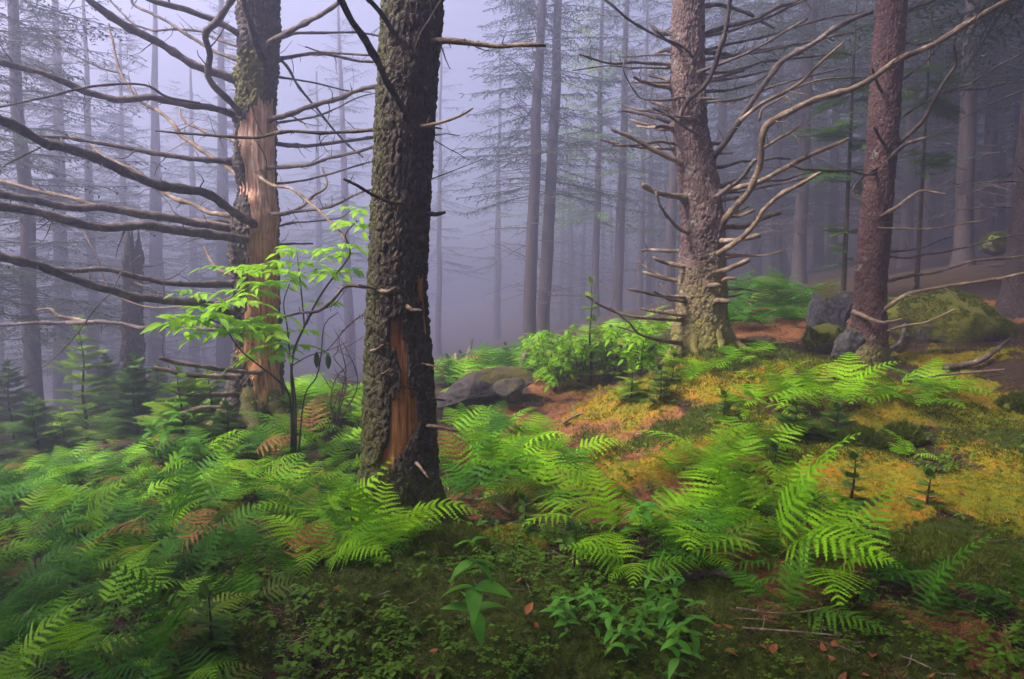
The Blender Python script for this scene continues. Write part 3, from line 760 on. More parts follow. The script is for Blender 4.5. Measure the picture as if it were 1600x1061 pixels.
# 3: knobbly pinkish tree with many bare limbs
T3 = Trunk('knobbly_spruce', 'knobbly pinkish-grey spruce bristling with bare limbs, right of centre',
           [(-40, 1051, 1101), (0, 1050, 1101), (100, 1047, 1102), (200, 1050, 1106), (260, 1057, 1119), (340, 1063, 1131), (405, 1062, 1134), (440, 1060, 1135), (480, 1056, 1136), (528, 1050, 1139)], 6.0, 14.0)
T3.k = .92
for z, th, dd, tip, mt, tw, pts in [
    (3, 30, -1.0, .5, 'branch_tan', 3, [(215, 950), (290, 860), (350, 790), (390, 680), (400, 570), (430, 510), (520, 460), (680, 400), (840, 330), (980, 240), (1100, 190), (1220, 120), (1330, 60), (1440, 0), (1500, -30)]),
    (3, 28, -0.7, .6, 'branch_grey', 5, [(190, 650), (250, 580), (310, 490), (370, 400), (430, 310), (480, 250), (580, 190), (700, 110), (800, 65), (870, 45)]),
    (3, 16, 0.4, .5, 'branch_grey', 4, [(140, 387), (280, 370), (370, 340), (420, 310)]),
    (3, 14, 0.6, .5, 'branch_grey', 5, [(150, 320), (330, 280), (420, 255), (560, 240), (700, 225), (780, 230)]),
    (3, 22, 0.3, .5, 'branch_grey', 5, [(130, 210), (260, 225), (400, 215), (480, 190)]),
    (3, 22, 0.5, .6, 'branch_grey', 5, [(130, 150), (300, 100), (400, 65), (500, 20), (550, -8)]),
    (3, 14, 0.5, .5, 'branch_grey', 5, [(130, 215), (290, 180), (420, 150), (560, 110), (700, 70), (870, 40)]),
    (3, 22, 0.5, .6, 'branch_grey', 5, [(120, 30), (230, 10), (330, 50), (460, 120)]),
    (3, 22, -0.5, .7, 'branch_grey', 3, [(190, 820), (300, 740), (370, 660)]),
    (3, 28, -0.4, .5, 'branch_tan', 3, [(200, 805), (360, 760), (480, 700), (600, 640), (750, 575)]),
    (3, 18, 0.6, .6, 'branch_grey', 3, [(180, 705), (330, 670), (520, 655)]),
    (3, 12, 0.6, .5, 'branch_grey', 3, [(190, 790), (360, 760), (500, 745), (640, 700)]),
    (3, 26, -0.6, .55, 'branch_tan', 2, [(195, 1060), (290, 1000), (370, 920), (400, 870), (470, 810), (560, 760), (640, 718)]),
    (3, 24, 0.1, .8, 'branch_tan', 1, [(200, 945), (340, 930), (400, 910), (475, 880)]),
    (3, 22, -0.2, .8, 'branch_tan', 1, [(210, 995), (320, 990), (390, 980)]),
    (3, 16, 0.3, .8, 'branch_tan', 1, [(200, 880), (280, 880), (340, 855)]),
    (3, 12, -0.3, .5, 'branch_tan', 2, [(200, 1050), (400, 1055), (470, 1040), (500, 1020)]),
    (3, 20, -0.5, .7, 'branch_dark', 2, [(50, 515), (80, 430), (150, 360), (200, 280), (240, 150), (255, 50), (265, -10)]),
    (3, 14, -0.25, .6, 'branch_grey', 2, [(160, 575), (90, 535), (0, 480), (-60, 450)]),
    (3, 12, -0.3, .6, 'branch_dark', 2, [(110, 240), (60, 195), (0, 165), (-40, 120)]),
    (3, 10, -0.3, .6, 'branch_tan', 2, [(120, 490), (40, 485), (-40, 470)]),
    (3, 10, -0.3, .6, 'branch_tan', 2, [(80, 405), (20, 412), (-60, 415)]),
    (2, 24, -0.1, .7, 'branch_tan', 2, [(1500, 675), (1400, 630), (1300, 575), (1205, 535)]),
    (2, 28, -0.2, .8, 'branch_tan', 1, [(1510, 825), (1400, 795), (1325, 770)]),
    (2, 20, 0.2, .6, 'branch_grey', 4, [(1500, 515), (1380, 490), (1250, 460)]),
    (2, 16, 0.4, .6, 'branch_grey', 4, [(1500, 485), (1340, 450), (1240, 455)]),
    (2, 12, -0.5, .6, 'branch_grey', 3, [(1490, 200), (1380, 140), (1280, 80), (1170, -5)]),
    (2, 26, 0.1, .7, 'branch_grey', 2, [(1490, 150), (1420, 145), (1370, 110)]),
    (2, 20, 0.3, .7, 'branch_grey', 2, [(1490, 350), (1420, 330), (1370, 310)]),
    (2, 10, -0.3, .5, 'branch_grey', 4, [(1490, 410), (1350, 410), (1300, 370), (1260, 290), (1265, 240)]),
    (2, 22, 0.2, .7, 'branch_grey', 2, [(1490, 230), (1440, 205), (1380, 225)]),
    (2, 16, -0.3, .6, 'branch_tan', 2, [(1520, 970), (1480, 940), (1420, 880), (1390, 800)]),
    (5, 22, 0.0, .8, 'branch_tan', 1, [(1510, 235), (1440, 220), (1385, 198)]),
    (5, 18, -0.3, .6, 'branch_tan', 2, [(1510, 360), (1380, 345), (1270, 320)]),
    (5, 10, 0.3, .6, 'branch_tan', 2, [(1510, 310), (1400, 260), (1310, 205)]),
    (5, 16, -0.1, .7, 'branch_tan', 2, [(1510, 435), (1420, 425), (1330, 408)]),
    (5, 17, -0.5, .5, 'branch_tan', 3, [(1500, 450), (1300, 440), (1200, 410), (1095, 350)]),
    (5, 14, -0.6, .5, 'branch_tan', 3, [(1500, 545), (1340, 515), (1270, 460), (1205, 405)]),
    (5, 12, -0.3, .5, 'branch_tan', 3, [(1500, 560), (1380, 530), (1230, 480)]),
    (6, 26, -0.15, .8, 'branch_tan', 1, [(200, 245), (280, 225), (345, 205)]),
    (6, 24, -0.15, .9, 'branch_tan', 0, [(190, 376), (225, 374), (258, 376)]),
    (6, 20, -0.12, .9, 'branch_tan', 0, [(170, 308), (195, 304), (222, 298)]),
    (6, 12, 0.3, .6, 'branch_tan', 2, [(220, 322), (320, 322), (400, 330)]),
    (6, 14, 0.3, .6, 'branch_tan', 1, [(220, 370), (280, 355), (325, 338)]),
    (6, 20, -0.08, .9, 'branch_tan', 0, [(55, 345), (80, 338), (110, 335)]),
]:
    branch(T3, z, th, pts, dd, tip, mt, tw, 0.28, broken=True)
for th, d0, dd, pts in [(20, -0.35, -0.2, [(310, 500), (400, 430), (500, 380), (580, 330), (640, 270), (745, 185)]), (11, -0.45, 0.1, [(500, 380), (600, 345), (700, 325), (840, 320)]),
                    (17, -0.45, -0.1, [(408, 612), (490, 560), (570, 515)]), (12, -0.4, -0.2, [(390, 500), (400, 450), (440, 430), (500, 400), (530, 440)]), (10, -0.8, -0.2, [(1230, 95), (1290, 90), (1350, 40), (1440, -10)])]:
    branch(T3, 3, th, pts, dd, .5, 'branch_tan', 2, d0=d0, bump=False)
r3 = np.random.default_rng(33)
for k in range(34):                                   # short stubs and fine limbs fanning from both sides
    sd = -1 if k % 2 else 1; y_ = r3.uniform(120, 515) if k < 20 else r3.uniform(-5, 330)
    pz = at(1095, y_, T3.Y); ed = 800 + FPX * (float(T3.cx(pz[2])) + sd * .8 * float(T3.rad(pz[2]))) / T3.Y
    ln = r3.uniform(25, 80) if k < 20 else r3.uniform(110, 300); up_ = r3.uniform(-.1, .35) if sd > 0 else r3.uniform(-.05, .45)
    if k >= 20: up_ = r3.uniform(.1, .55) if sd > 0 else r3.uniform(-.2, .2); ln = ln if sd > 0 else ln * .55
    pts = [(ed, y_)] + [(ed + sd * ln * f, y_ - up_ * ln * f ** 1.4 + r3.normal() * ln * .02) for f in (.3, .65, 1)]
    branch(T3, 0, r3.uniform(5, 9) if k < 20 else r3.uniform(3.5, 6), pts, r3.uniform(-.5, .5), .6, 'branch_tan' if k < 20 else 'branch_grey', 2 if k < 20 else 6, .3, broken=True, bump=k < 20, seed=900 + k)
T3.build(M['bark_pink'], 190, 0.0085, 34, 18, 0.009, 0.05, flare=0.15, lobes=5, ph=2.0, seed=21, knob=0.016,
         moss_fn=lambda TH, h, pu, pv: np.clip(0.60 * sstep(1.25, 0.5, h) * (0.55 + 0.45 * np.clip(np.cos(TH), 0, 1)) + 0.25 * np.exp(-h / 0.2), 0, 1))

# 4: slimmer reddish tree beside the lichen rock
T4 = Trunk('red_spruce', 'slim reddish-barked spruce leaning right beside the grey lichen rock',
           [(-40, 1370, 1421), (0, 1368, 1419), (100, 1360, 1413), (200, 1355, 1406), (290, 1347, 1398), (400, 1338, 1391), (424, 1335, 1387), (500, 1330, 1386), (552, 1322, 1388)], 6.0, 14.0)
T4.k = .85
for z, th, dd, tip, mt, tw, pts in [
    (3, 22, -0.4, .6, 'branch_dark', 3, [(950, 600), (1060, 510), (1110, 430), (1150, 340), (1195, 270), (1188, 185)]),
    (3, 20, -0.3, .6, 'branch_dark', 2, [(915, 675), (980, 610), (1080, 565)]),
    (3, 18, -0.3, .5, 'branch_tan', 2, [(885, 900), (960, 860), (1050, 795), (1165, 800)]),
    (3, 13, 0.3, .5, 'branch_dark', 4, [(960, 345), (1050, 280), (1110, 220), (1150, 165)]),
    (3, 12, 0.4, .5, 'branch_dark', 4, [(970, 180), (1060, 180), (1160, 165)]),
    (3, 16, 0.3, .6, 'branch_dark', 3, [(970, 60), (1060, 30), (1120, -5)]),
    (3, 12, 0.2, .5, 'branch_grey', 4, [(950, 510), (1060, 430), (1150, 385), (1250, 350), (1400, 260), (1485, 220), (1560, 190)]),
    (3, 14, -0.2, .7, 'branch_dark', 1, [(900, 372), (880, 330), (850, 278)]),
    (3, 16, -0.2, .7, 'branch_dark', 1, [(910, 620), (890, 570), (862, 528)]),
    (3, 14, -0.5, .5, 'branch_dark', 2, [(870, 715), (830, 720), (700, 705), (580, 705), (508, 685)]),
    (3, 14, -0.3, .7, 'branch_dark', 1, [(870, 700), (830, 730), (770, 795), (842, 862)]),
    (3, 10, -0.2, .5, 'branch_tan', 3, [(870, 945), (1000, 948), (1150, 945), (1330, 910)]),
    (6, 18, -0.5, .5, 'branch_tan', 4, [(890, 415), (1000, 350), (1150, 320), (1300, 295), (1485, 260), (1560, 240)]),
    (6, 16, 0.2, .5, 'branch_tan', 4, [(890, 288), (1100, 260), (1270, 215), (1485, 185), (1560, 170)]),
    (6, 10, 0.5, .5, 'branch_grey', 4, [(900, 180), (1000, 190), (1200, 155), (1450, 100), (1540, 85)]),
    (6, 11, 0.2, .5, 'branch_grey', 3, [(900, 168), (1050, 155), (1150, 120), (1190, 110)]),
    (6, 22, -0.5, .6, 'branch_tan', 1, [(770, 420), (820, 440), (900, 455), (985, 440)]),
    (6, 15, -0.3, .5, 'branch_tan', 1, [(900, 500), (985, 480), (1100, 450), (1200, 415)]),
]:
    branch(T4, z, th, pts, dd, tip, mt, tw, 0.3, broken=True)
branch(T4, 3, 9, [(1150, 388), (1280, 370), (1485, 335), (1580, 310)], 0.2, .5, 'branch_grey', 3, d0=0.2, bump=False)
T4.build(M['bark_red'], 150, 0.008, 28, 20, 0.0075, 0.05, flare=0.15, lobes=3, ph=1.1, seed=31, knob=0.006)

def roots(T, angs, mat, seed, k=.34, lk=1.0):
    rg = np.random.default_rng(seed); r0 = float(T.rad(T.zg + .1))
    for a in angs:
        ln = rg.uniform(.3, .6) * lk; d = np.array([math.cos(a), math.sin(a)]); q = np.array([-d[1], d[0]]); P = []
        for f, h in ((-.1, .26), (.15, .12), (.4, .03), (.7, -.005), (1.0, -.05)):
            xy = np.array([T.cx(T.zg), T.Y]) + d * (r0 * .72 + ln * max(0, f) - .05 * (f < 0)) + q * rg.normal() * .05 * max(0, f)
            P.append(np.array([xy[0], xy[1], gz(*xy) + h]))
        C = catmull(P, .025); t_ = np.linspace(0, 1, len(C)); S = 14; th = np.linspace(0, 6.2832, S, endpoint=False)
        rr = (r0 * k * (1 - .8 * t_) ** .9 + .008)[:, None] * (1 + .2 * vnoise(np.stack([np.cos(th)[None] * 1.6 + 0 * t_[:, None], np.sin(th)[None] * 1.6 + a + 0 * t_[:, None], (t_ * 14)[:, None] + 0 * th[None]], -1), seed))
        mb = MB(); mb.tube(C, rr, S); me = mb.mesh('root', True, T.base)
        at_ = me.attributes.new('moss', 'FLOAT', 'POINT'); at_.data.foreach_set('value', np.full(len(me.vertices), .5, np.float32))
        obj('root', me, mat, T.root)
roots(T1, (-2.6, -1.4, -.5, .6, 2.4), M['bark_grey'], 3)
roots(T2, (-2.5, -1.75, -.75, -.05, 1.2, 2.6), M['bark_dark'], 5, .24, .65)
roots(T3, (-2.8, -2.0, -1.2, -.3, 1.0, 2.2), M['bark_pink'], 7, .20, .6)

# ------------------------------------------------------------------ conifer crowns, dead twigs and the trees in the mist
def needle_twig(mb, a, d, l, rng, w=0.02, n=4, droop=0.25):
    """a narrow foliage shoot made of a few ragged blades"""
    V = []; F = []
    side = np.cross(d, [0, 0, 1.0]); side /= np.linalg.norm(side) + 1e-6
    for k in range(n):
        t = k / n; o = a + d * l * t + np.array([0, 0, -droop * l * t * t])
        for s in (-1, 1):
            e = o + (d * rng.uniform(.5, 1) + side * s * rng.uniform(.5, 1.1) + np.array([0, 0, rng.uniform(-.7, .1)])) * l / n * rng.uniform(.9, 1.6)
            b = o + d * w * rng.uniform(.7, 1.4)
            V += [o, e, b]; q = len(V); F.append((q - 3, q - 2, q - 1))
    mb.add(np.array(V), np.array(F))

def crown_mesh(seed, zb, zt, Lm, dens=1.0, nt=4, step=0.10, w=0.036, sc=1.0):
    rng = np.random.default_rng(seed); mb = MB(); z = zb
    while z < zt - 0.2:
        f = (z - zb) / (zt - zb); Lb = Lm * (1 - f) ** 0.75 + 0.25
        for k in range(int(rng.integers(3, 6) * dens + 0.5)):
            a = rng.uniform(0, 2 * math.pi); l = Lb * rng.uniform(0.55, 1.1); el = rng.uniform(-0.25, 0.2) + 0.4 * f
            hd = np.array([math.cos(a), math.sin(a), 0]); zz = z + rng.uniform(-.2, .2)
            n = max(4, int(l / step)); t = np.linspace(0, 1, n + 1)
            C = np.array([0, 0, zz]) + hd * (l * t)[:, None] + np.array([0, 0, 1.0]) * (math.sin(el) * l * t - 0.22 * l * t ** 2 + 0.10 * l * t ** 4)[:, None]
            mb.tube(C, np.linspace(0.014, 0.004, n + 1), 3, False)
            side = np.array([-hd[1], hd[0], 0])
            for i in range(max(1, int(n * 0.2)), n + 1):
                for s in (-1, 1):
                    if rng.random() < 0.12: continue
                    d = hd * rng.uniform(.4, .9) + side * s * rng.uniform(.6, 1) + np.array([0, 0, rng.uniform(-.45, .1)]); d /= np.linalg.norm(d)
                    needle_twig(mb, C[i], d, rng.uniform(.14, .42) * (1.15 - 0.6 * i / n) * min(1, l) * sc, rng, w, nt)
        z += rng.uniform(.28, .5)
    return mb.mesh('crown', False)

def dead_twig_mesh(seed, z0, z1, n, lm):
    rng = np.random.default_rng(seed); mb = MB()
    for k in range(n):
        a = rng.uniform(0, 2 * math.pi); z = rng.uniform(z0, z1); l = lm * rng.uniform(.3, 1.1)
        hd = np.array([math.cos(a), math.sin(a), 0]); el = rng.uniform(-.25, .35); m = 8; t = np.linspace(0, 1, m)
        C = np.array([0, 0, z]) + hd * (l * t)[:, None] + np.array([0, 0, 1.0]) * (el * l * t - 0.3 * l * t ** 2 * rng.uniform(-.3, 1))[:, None]
        C += rng.normal(size=C.shape) * 0.02 * t[:, None]
        r = np.linspace(rng.uniform(.007, .014), .0025, m); mb.tube(C, r, 4, False)
        add_twigs(mb, C, r, int(l * 6), .12, .5, rng, .5, -0.15)
    return mb.mesh('dead_twigs', True)

CROWNS = {'low': [crown_mesh(s, 1.4 + .3 * s, 13.0, 2.4, 1.7, 5, .11, .03) for s in (1, 2)],
          'mid': [crown_mesh(s, 3.8 + .2 * (s - 3), 13.5, 2.0, 1.1, 5, .10, .03) for s in (3, 4)],
          'dense': [crown_mesh(s, 3.4, 13.0, 2.4, 2.4, 4, .11, .045) for s in (7, 8)],  # extra thick crowns for the unseen shade spruces
          'high': [crown_mesh(s, 6.2, 14.0, 2.2, 1.0) for s in (5, 6)]}
DEADS = [dead_twig_mesh(40 + s, 0.9, 6.0 + s * .5, 46, 1.5) for s in range(3)]

def bg_tree(label, xb, Y, xt, w, crown='high', dead=True, k=0, group=None, rot=0.0, h=13.5, name='spruce_tree', mat='bark_far', cs=1.0):
    """a tree in the mist: xb / xt photo x of the axis at its base and at the top edge of the photo, w its width in photo pixels"""
    rng = np.random.default_rng(int(abs(xb) * 3 + Y * 17)); Y = ymap(Y)
    x0 = at(xb, 480, Y)[0]; z0 = gz(x0, Y); top = at(xt, 0, Y)
    sl = (top[0] - x0) / max(1.5, top[2] - z0)
    r = w / 2 * Y / FPX; h = h + max(0, Y - 14) * .12
    root = thing(name, label, 'tree', (x0, Y, z0), group)
    zz = np.linspace(-0.3, h, 70); zc = np.maximum(zz, 0)
    C = np.stack([sl * zz + 0.05 * fbm(np.stack([zz * .5, 0 * zz + xb, 0 * zz], -1), 2, 3) * np.minimum(1, zc), 0.04 * fbm(np.stack([zz * .5, 0 * zz, 0 * zz + xb], -1), 2, 4) * np.minimum(1, zc), zz], -1)
    rad = r * (1.06 - 0.85 * zc / h) * (1 + 0.45 * np.exp(-zc / .2))
    S = 22; th = np.linspace(0, 2 * math.pi, S, endpoint=False)
    rr = rad[:, None] * (1 + 0.07 * vnoise(np.stack([np.cos(th)[None] * 2 + 0 * zz[:, None], np.sin(th)[None] * 2 + 0 * zz[:, None], zz[:, None] * 3 + 0 * th[None]], -1), 8))
    mb = MB(); mb.tube(C, rr, S); obj('trunk', mb.mesh('trunk'), M[mat], root)
    sh = math.atan(sl)
    if crown:
        obj('crown', CROWNS[crown][k % 2], M['needle_far'], root, rot=(0, sh, rot), scale=(cs, cs, h / 13.5))
    if dead:
        tag(obj('dead_twigs', DEADS[k % 3], M['branch_grey'], root, rot=(0, sh, rot + 1.0), scale=(1, 1, 1)), kind='stuff')
    return root

GM = 'misty trees behind the clearing'
for a in [
    ('left of two slender trunks standing close together in the mist at centre', 827, 12.0, 846, 21, 'mid', True, 0),
    ('right of two slender trunks standing close together in the mist at centre', 847, 12.3, 874, 21, 'mid', True, 1),
    ('misty slender trunk right of the paired trunks, leaning slightly right', 963, 15.0, 981, 16, 'mid', True, 2),
    ('thin misty trunk left of the knobbly spruce', 999, 18.0, 1012, 11, 'high', True, 0),
    ('brownish misty trunk half hidden behind left edge of the knobbly spruce', 1046, 14.0, 1062, 17, 'high', False, 1),
    ('pale trunk faint in mist between dead spruce and thick mossy trunk', 546, 17.0, 528, 17, 'mid', True, 1),
    ('faint thin trunk in mist just right of the thick mossy trunk', 684, 19.0, 690, 10, 'mid', True, 2),
    ('very faint trunk in bright mist between thick trunk and paired trunks', 776, 23.0, 782, 12, 'mid', True, 0),
    ('dark trunk at far left edge with low drooping boughs', 44, 10.5, 22, 24, 'low', False, 0),
    ('misty trunk behind the dead spruce limbs, second from left edge', 140, 15.0, 132, 19, 'low', False, 1),
    ('misty slim trunk behind the limbs, third from left edge', 192, 17.0, 186, 16, 'low', True, 0),
    ('misty trunk close behind the dead spruce on its left side', 300, 19.0, 296, 17, 'mid', True, 1),
    ('pale misty trunk just right of the dead spruce', 498, 21.0, 494, 13, 'mid', True, 0),
    ('misty pale trunk directly right of the knobbly spruce', 1124, 16.0, 1130, 20, 'high', True, 2),
    ('second misty trunk right of the knobbly spruce', 1180, 19.0, 1186, 17, 'high', True, 0),
    ('dark trunk midway between knobbly spruce and reddish spruce', 1246, 11.5, 1268, 20, 'high', True, 1),
    ('thin dim trunk left of the reddish spruce behind green sprays', 1296, 15.0, 1310, 15, 'high', True, 2),
    ('dim trunk just right of the reddish spruce', 1412, 12.5, 1432, 18, 'mid', True, 0),
    ('dark trunk on the slope right of the mossy boulder', 1500, 10.5, 1520, 25, 'high', True, 1),
    ('broad dark trunk cut by the right edge of the picture', 1592, 7.6, 1636, 48, 'high', True, 2),
    ('dim trunk high on the slope near the right edge', 1552, 15.0, 1566, 20, 'mid', True, 0),
    ('dim trunk on the slope left of the dark slope trunk', 1458, 17.0, 1470, 17, 'mid', False, 1),
    ('dim thin trunk left of the dark trunk between the two right spruces', 1212, 14.5, 1222, 15, 'mid', True, 1),
    ('dim trunk close on the right of the dark trunk between the two right spruces', 1276, 16.5, 1288, 16, 'mid', True, 2),
    ('thin dim trunk between reddish spruce and slope trunk', 1440, 14.0, 1454, 14, 'mid', True, 0),
    ('dim slope trunk left of the trunk cut by the right edge', 1534, 12.5, 1556, 20, 'mid', True, 1),
    ('dim thin slope trunk beside the pale slope boulder', 1578, 13.0, 1600, 17, 'mid', True, 2),
    ('dim thin trunk behind the lichen rock', 1345, 19.0, 1352, 15, 'mid', True, 2),
]:
    right = a[1] > 1100
    bg_tree(a[0], *a[1:5], 'low' if right and a[2] > 14 else ('mid' if right else a[5]), *a[6:8], group=GM, rot=a[1] * 0.7, cs=1.6 if right else 1.15)
bt = bg_tree('pale green broadleaf tree glowing in the mist right of the paired trunks', 930, 15, 942, 12, None, True, 1, GM, name='broadleaf_tree')
obj('crown', crown_mesh(71, 3.6, 12.0, 3.0, 1.3, 3, .16, .07, 1.0), M['leaf_mist'], bt)
# neighbours that close the wood off to the sides and overhead
for i, (lab, x, Y, cr, cs) in enumerate([
    ('dense spruce just beyond the left edge of the picture, nearer one', -130, 9.0, 'low', 1.2), ('dense spruce just beyond the left edge of the picture, farther one', -330, 12, 'low', 1.2),
    ('dark low-boughed spruce in mist behind the second left trunk', 88, 13.5, 'low', 1.2), ('dark low-boughed spruce in mist behind the broken snag', 240, 15.5, 'low', 1.2), ('dark low-boughed spruce half cut by the left edge', -20, 14.5, 'low', 1.3), ('pale low-boughed spruce in mist behind the dead spruce', 345, 15, 'low', 1.1),
    ('dim low-boughed spruce in mist right of the knobbly spruce', 1215, 22, 'low', 1.3), ('dim low-boughed spruce behind the fir sapling sprays', 1375, 16, 'low', 1.3), ('dim low-boughed spruce high on the right slope', 1490, 21, 'low', 1.3), ('dark low-boughed spruce half cut by the right edge', 1610, 18, 'low', 1.3),
    ('dense spruce beyond the right edge, nearest of four', 1930, 6.0, 'mid', 1.3), ('dense spruce beyond the right edge, second of four', 1760, 9.5, 'low', 1.3),
    ('dense spruce beyond the right edge, third of four', 1720, 14, 'low', 1.3), ('dense spruce beyond the right edge, farthest of four', 1850, 17, 'low', 1.3)]):
    bg_tree(lab, x, Y, x, 26, cr, False, i, 'spruces beyond the picture edges', rot=i * 1.3, cs=cs)
for i, (lab, x, y) in enumerate([('unseen spruce added for shade behind the viewer on the left', -2.6, -3.4), ('unseen spruce added for shade behind the viewer on the right', 2.6, -1.2), ('unseen spruce added for shade farther behind the viewer', -.4, -4.5), ('unseen spruce added for shade beside the viewer on the right', 4.6, 1.4), ('unseen spruce added for shade beside the viewer on the left', -6.2, -1.4), ('unseen spruce added for shade farther out beside the viewer on the left', -9.5, -0.6)]):  # unseen spruces added to throw shade on the bottom foreground
    root = thing('spruce_tree', lab, 'tree', (x, y, gz(x, y)), 'unseen spruces added to shade the foreground')
    zz = np.linspace(-.3, 13.5, 40); mb = MB(); mb.tube(np.stack([0 * zz, 0 * zz, zz], -1), .17 * (1.05 - .8 * np.maximum(zz, 0) / 13.5) * (1 + .4 * np.exp(-np.maximum(zz, 0) / .2)), 18)
    obj('trunk', mb.mesh('trunk'), M['bark_far'], root); obj('crown', CROWNS['dense'][i % 2], M['needle_far'], root, rot=(0, 0, i * 1.9), scale=(1.4, 1.4, 1))
for T, k in ((T2, 0), (T3, 1), (T4, 0)):
    zt_ = 6.0; obj('crown', CROWNS['high'][k], M['needle_far'], T.root, (float(T.cx(zt_ + T.zg) - T.base[0]), 0, 0), (0, 0, k + 1.0))

# the far wood, one mass in the mist
rng = np.random.default_rng(5); fw = MB()
FC = [crown_mesh(61, 3.0, 13.5, 2.3, 1.0, 3, .22, .13, 1.6), crown_mesh(62, 1.2, 13.0, 2.6, 1.0, 3, .22, .13, 1.6), crown_mesh(63, 4.5, 14.0, 2.4, 1.0, 3, .22, .13, 1.6)]
FCA = [mesh_arrays(m_) for m_ in FC]
trunks = MB()
n = 0
while n < 130:
    y = rng.uniform(34, 66); x = rng.uniform(-0.95, 0.95) * y
    u = 800 + FPX * x / y
    gap = 545 < u < 850
    if gap and rng.random() < 0.88: continue
    if 230 < u < 400 and rng.random() < 0.25: continue
    if u < 1000 and rng.random() < 0.25: continue
    z = gz(x, y); hh = rng.uniform(10, 14.5)
    V, tri = FCA[int(rng.integers(0, 3))]
    keep = tri[rng.random(len(tri)) < 0.42]
    a = rng.uniform(0, 6.28); c, s = math.cos(a), math.sin(a)
    W = np.stack([V[:, 0] * c - V[:, 1] * s, V[:, 0] * s + V[:, 1] * c, V[:, 2] * hh / 13.5], -1) + np.array([x, y, z])
    us = np.unique(keep); mp = np.zeros(len(V), np.int64); mp[us] = np.arange(len(us))
    fw.add(W[us], mp[keep])
    if rng.random() < .45: trunks.tube(np.array([[x, y, z - .3], [x, y, z + 4], [x + rng.normal() * .2, y, z + hh]]), np.array([.17, .14, .03]), 8)
    n += 1
tag(obj('distant_wood', fw.mesh('distant_wood', False), M['needle_far']), 'distant spruce foliage fading into the mist', kind='stuff')
tag(obj('distant_trunks', trunks.mesh('distant_trunks'), M['bark_far']), 'distant spruce trunks fading into the mist', kind='stuff')

# broken mottled stump behind the low limbs on the left
T5 = Trunk('broken_snag', 'short broken snag with mottled bark and splintered top behind the left limbs',
           [(392, 194, 222), (420, 192, 223), (450, 192, 223), (480, 191, 224), (520, 190, 225), (560, 189, 226)], 10.5, at(205, 385, 10.5)[2])
for z, th, dd, tip, mt, pts in [(4, 10, -.2, .5, 'branch_tan', [(555, 190), (540, 170), (520, 180), (500, 175)]), (4, 12, -.3, .5, 'branch_tan', [(540, 220), (560, 200), (590, 180)]),
                        (4, 10, .3, .5, 'branch_tan', [(570, 230), (640, 225), (690, 212)]), (4, 10, -.4, .5, 'branch_tan', [(560, 290), (640, 330), (720, 360)]), (4, 10, .2, .5, 'branch_tan', [(570, 300), (700, 280), (775, 230)])]:
    branch(T5, z, th, pts, dd, tip, mt, 1, .15, broken=True)
T5.build(M['bark_grey'], 90, 0.014, 14, 16, 0.02, 0.22, flare=0.2, seed=44, vis_top=at(205, 386, 10.5)[2], knob=.03, jag=.22)

# ------------------------------------------------------------------ rocks
def rock_mesh(name, seed, sub, size, amp=0.28, nfac=14, freq=1.3):
    import bmesh
    bm = bmesh.new(); bmesh.ops.create_icosphere(bm, subdivisions=sub, radius=1.0)
    V = np.array([v.co[:] for v in bm.verts]); F = np.array([[v.index for v in f.verts] for f in bm.faces]); bm.free()
    rng = np.random.default_rng(seed)
    for _ in range(nfac):                            # planar facets
        d = rng.normal(size=3); d /= np.linalg.norm(d); k = rng.uniform(.5, .8) if nfac > 6 else rng.uniform(.72, .92)
        e = V @ d - k; V = V - np.where(e > 0, e * 0.95, 0)[:, None] * d
    V = V * (1 + amp * fbm(V * freq + seed, 4, seed) + 0.09 * fbm(V * 5 + seed, 4, seed + 3) + 0.03 * fbm(V * 20, 2, seed))[:, None]
    V = V / np.abs(V).max(0)
    up = np.clip(V[:, 2], -1, 1)
    V = V * np.asarray(size)
    return mesh_from(name, V, [F], True, {'up': up})

def rock_material(name, ca, cb, cc, mossc, mossc2, cover):
    t = NT(name); c = t.coord('Object')
    n1 = t.noise(c, 4, 5, .6); n2 = t.noise(c, 30, 5, .7); n3 = t.noise(c, 9, 5, .7); n4 = t.noise(c, 90, 3, .7)
    col = t.ramp(n2, [(.3, ca), (.5, cb), (.7, cc)])
    col = t.mix(t.mrange(n3, .60, .68, 0, .5), col, (.20, .20, .18))
    g = t.n('NewGeometry'); sx = t.n('SeparateXYZ', Vector=g.outputs['Normal'])
    f = t.mrange(t.math('ADD', t.math('MULTIPLY', sx.outputs['Z'], .7), t.math('MULTIPLY', n1, 1.0)), cover, cover + .22)
    col = t.mix(f, col, t.mix(n2, mossc, mossc2))
    return t.done(t.bsdf(col, .85, t.bump(t.math('ADD', n2, t.math('MULTIPLY', n4, .5)), .8, .02), .25))
M['rock_lichen'] = rock_material('lichen_rock', (.022, .02, .022), (.06, .055, .06), (.15, .138, .142), (.04, .045, .006), (.11, .10, .012), .80)
M['rock_moss'] = rock_material('mossy_rock', (.03, .025, .02), (.08, .07, .06), (.16, .14, .12), (.045, .052, .006), (.14, .14, .013), .22)
M['rock_grey'] = rock_material('grey_rock', (.025, .021, .02), (.07, .056, .052), (.13, .11, .10), (.06, .055, .01), (.15, .12, .016), .98)
M['moss_mound'] = rock_material('moss_cushion', (.02, .03, .005), (.05, .065, .008), (.09, .10, .012), (.035, .048, .006), (.11, .115, .012), .1)

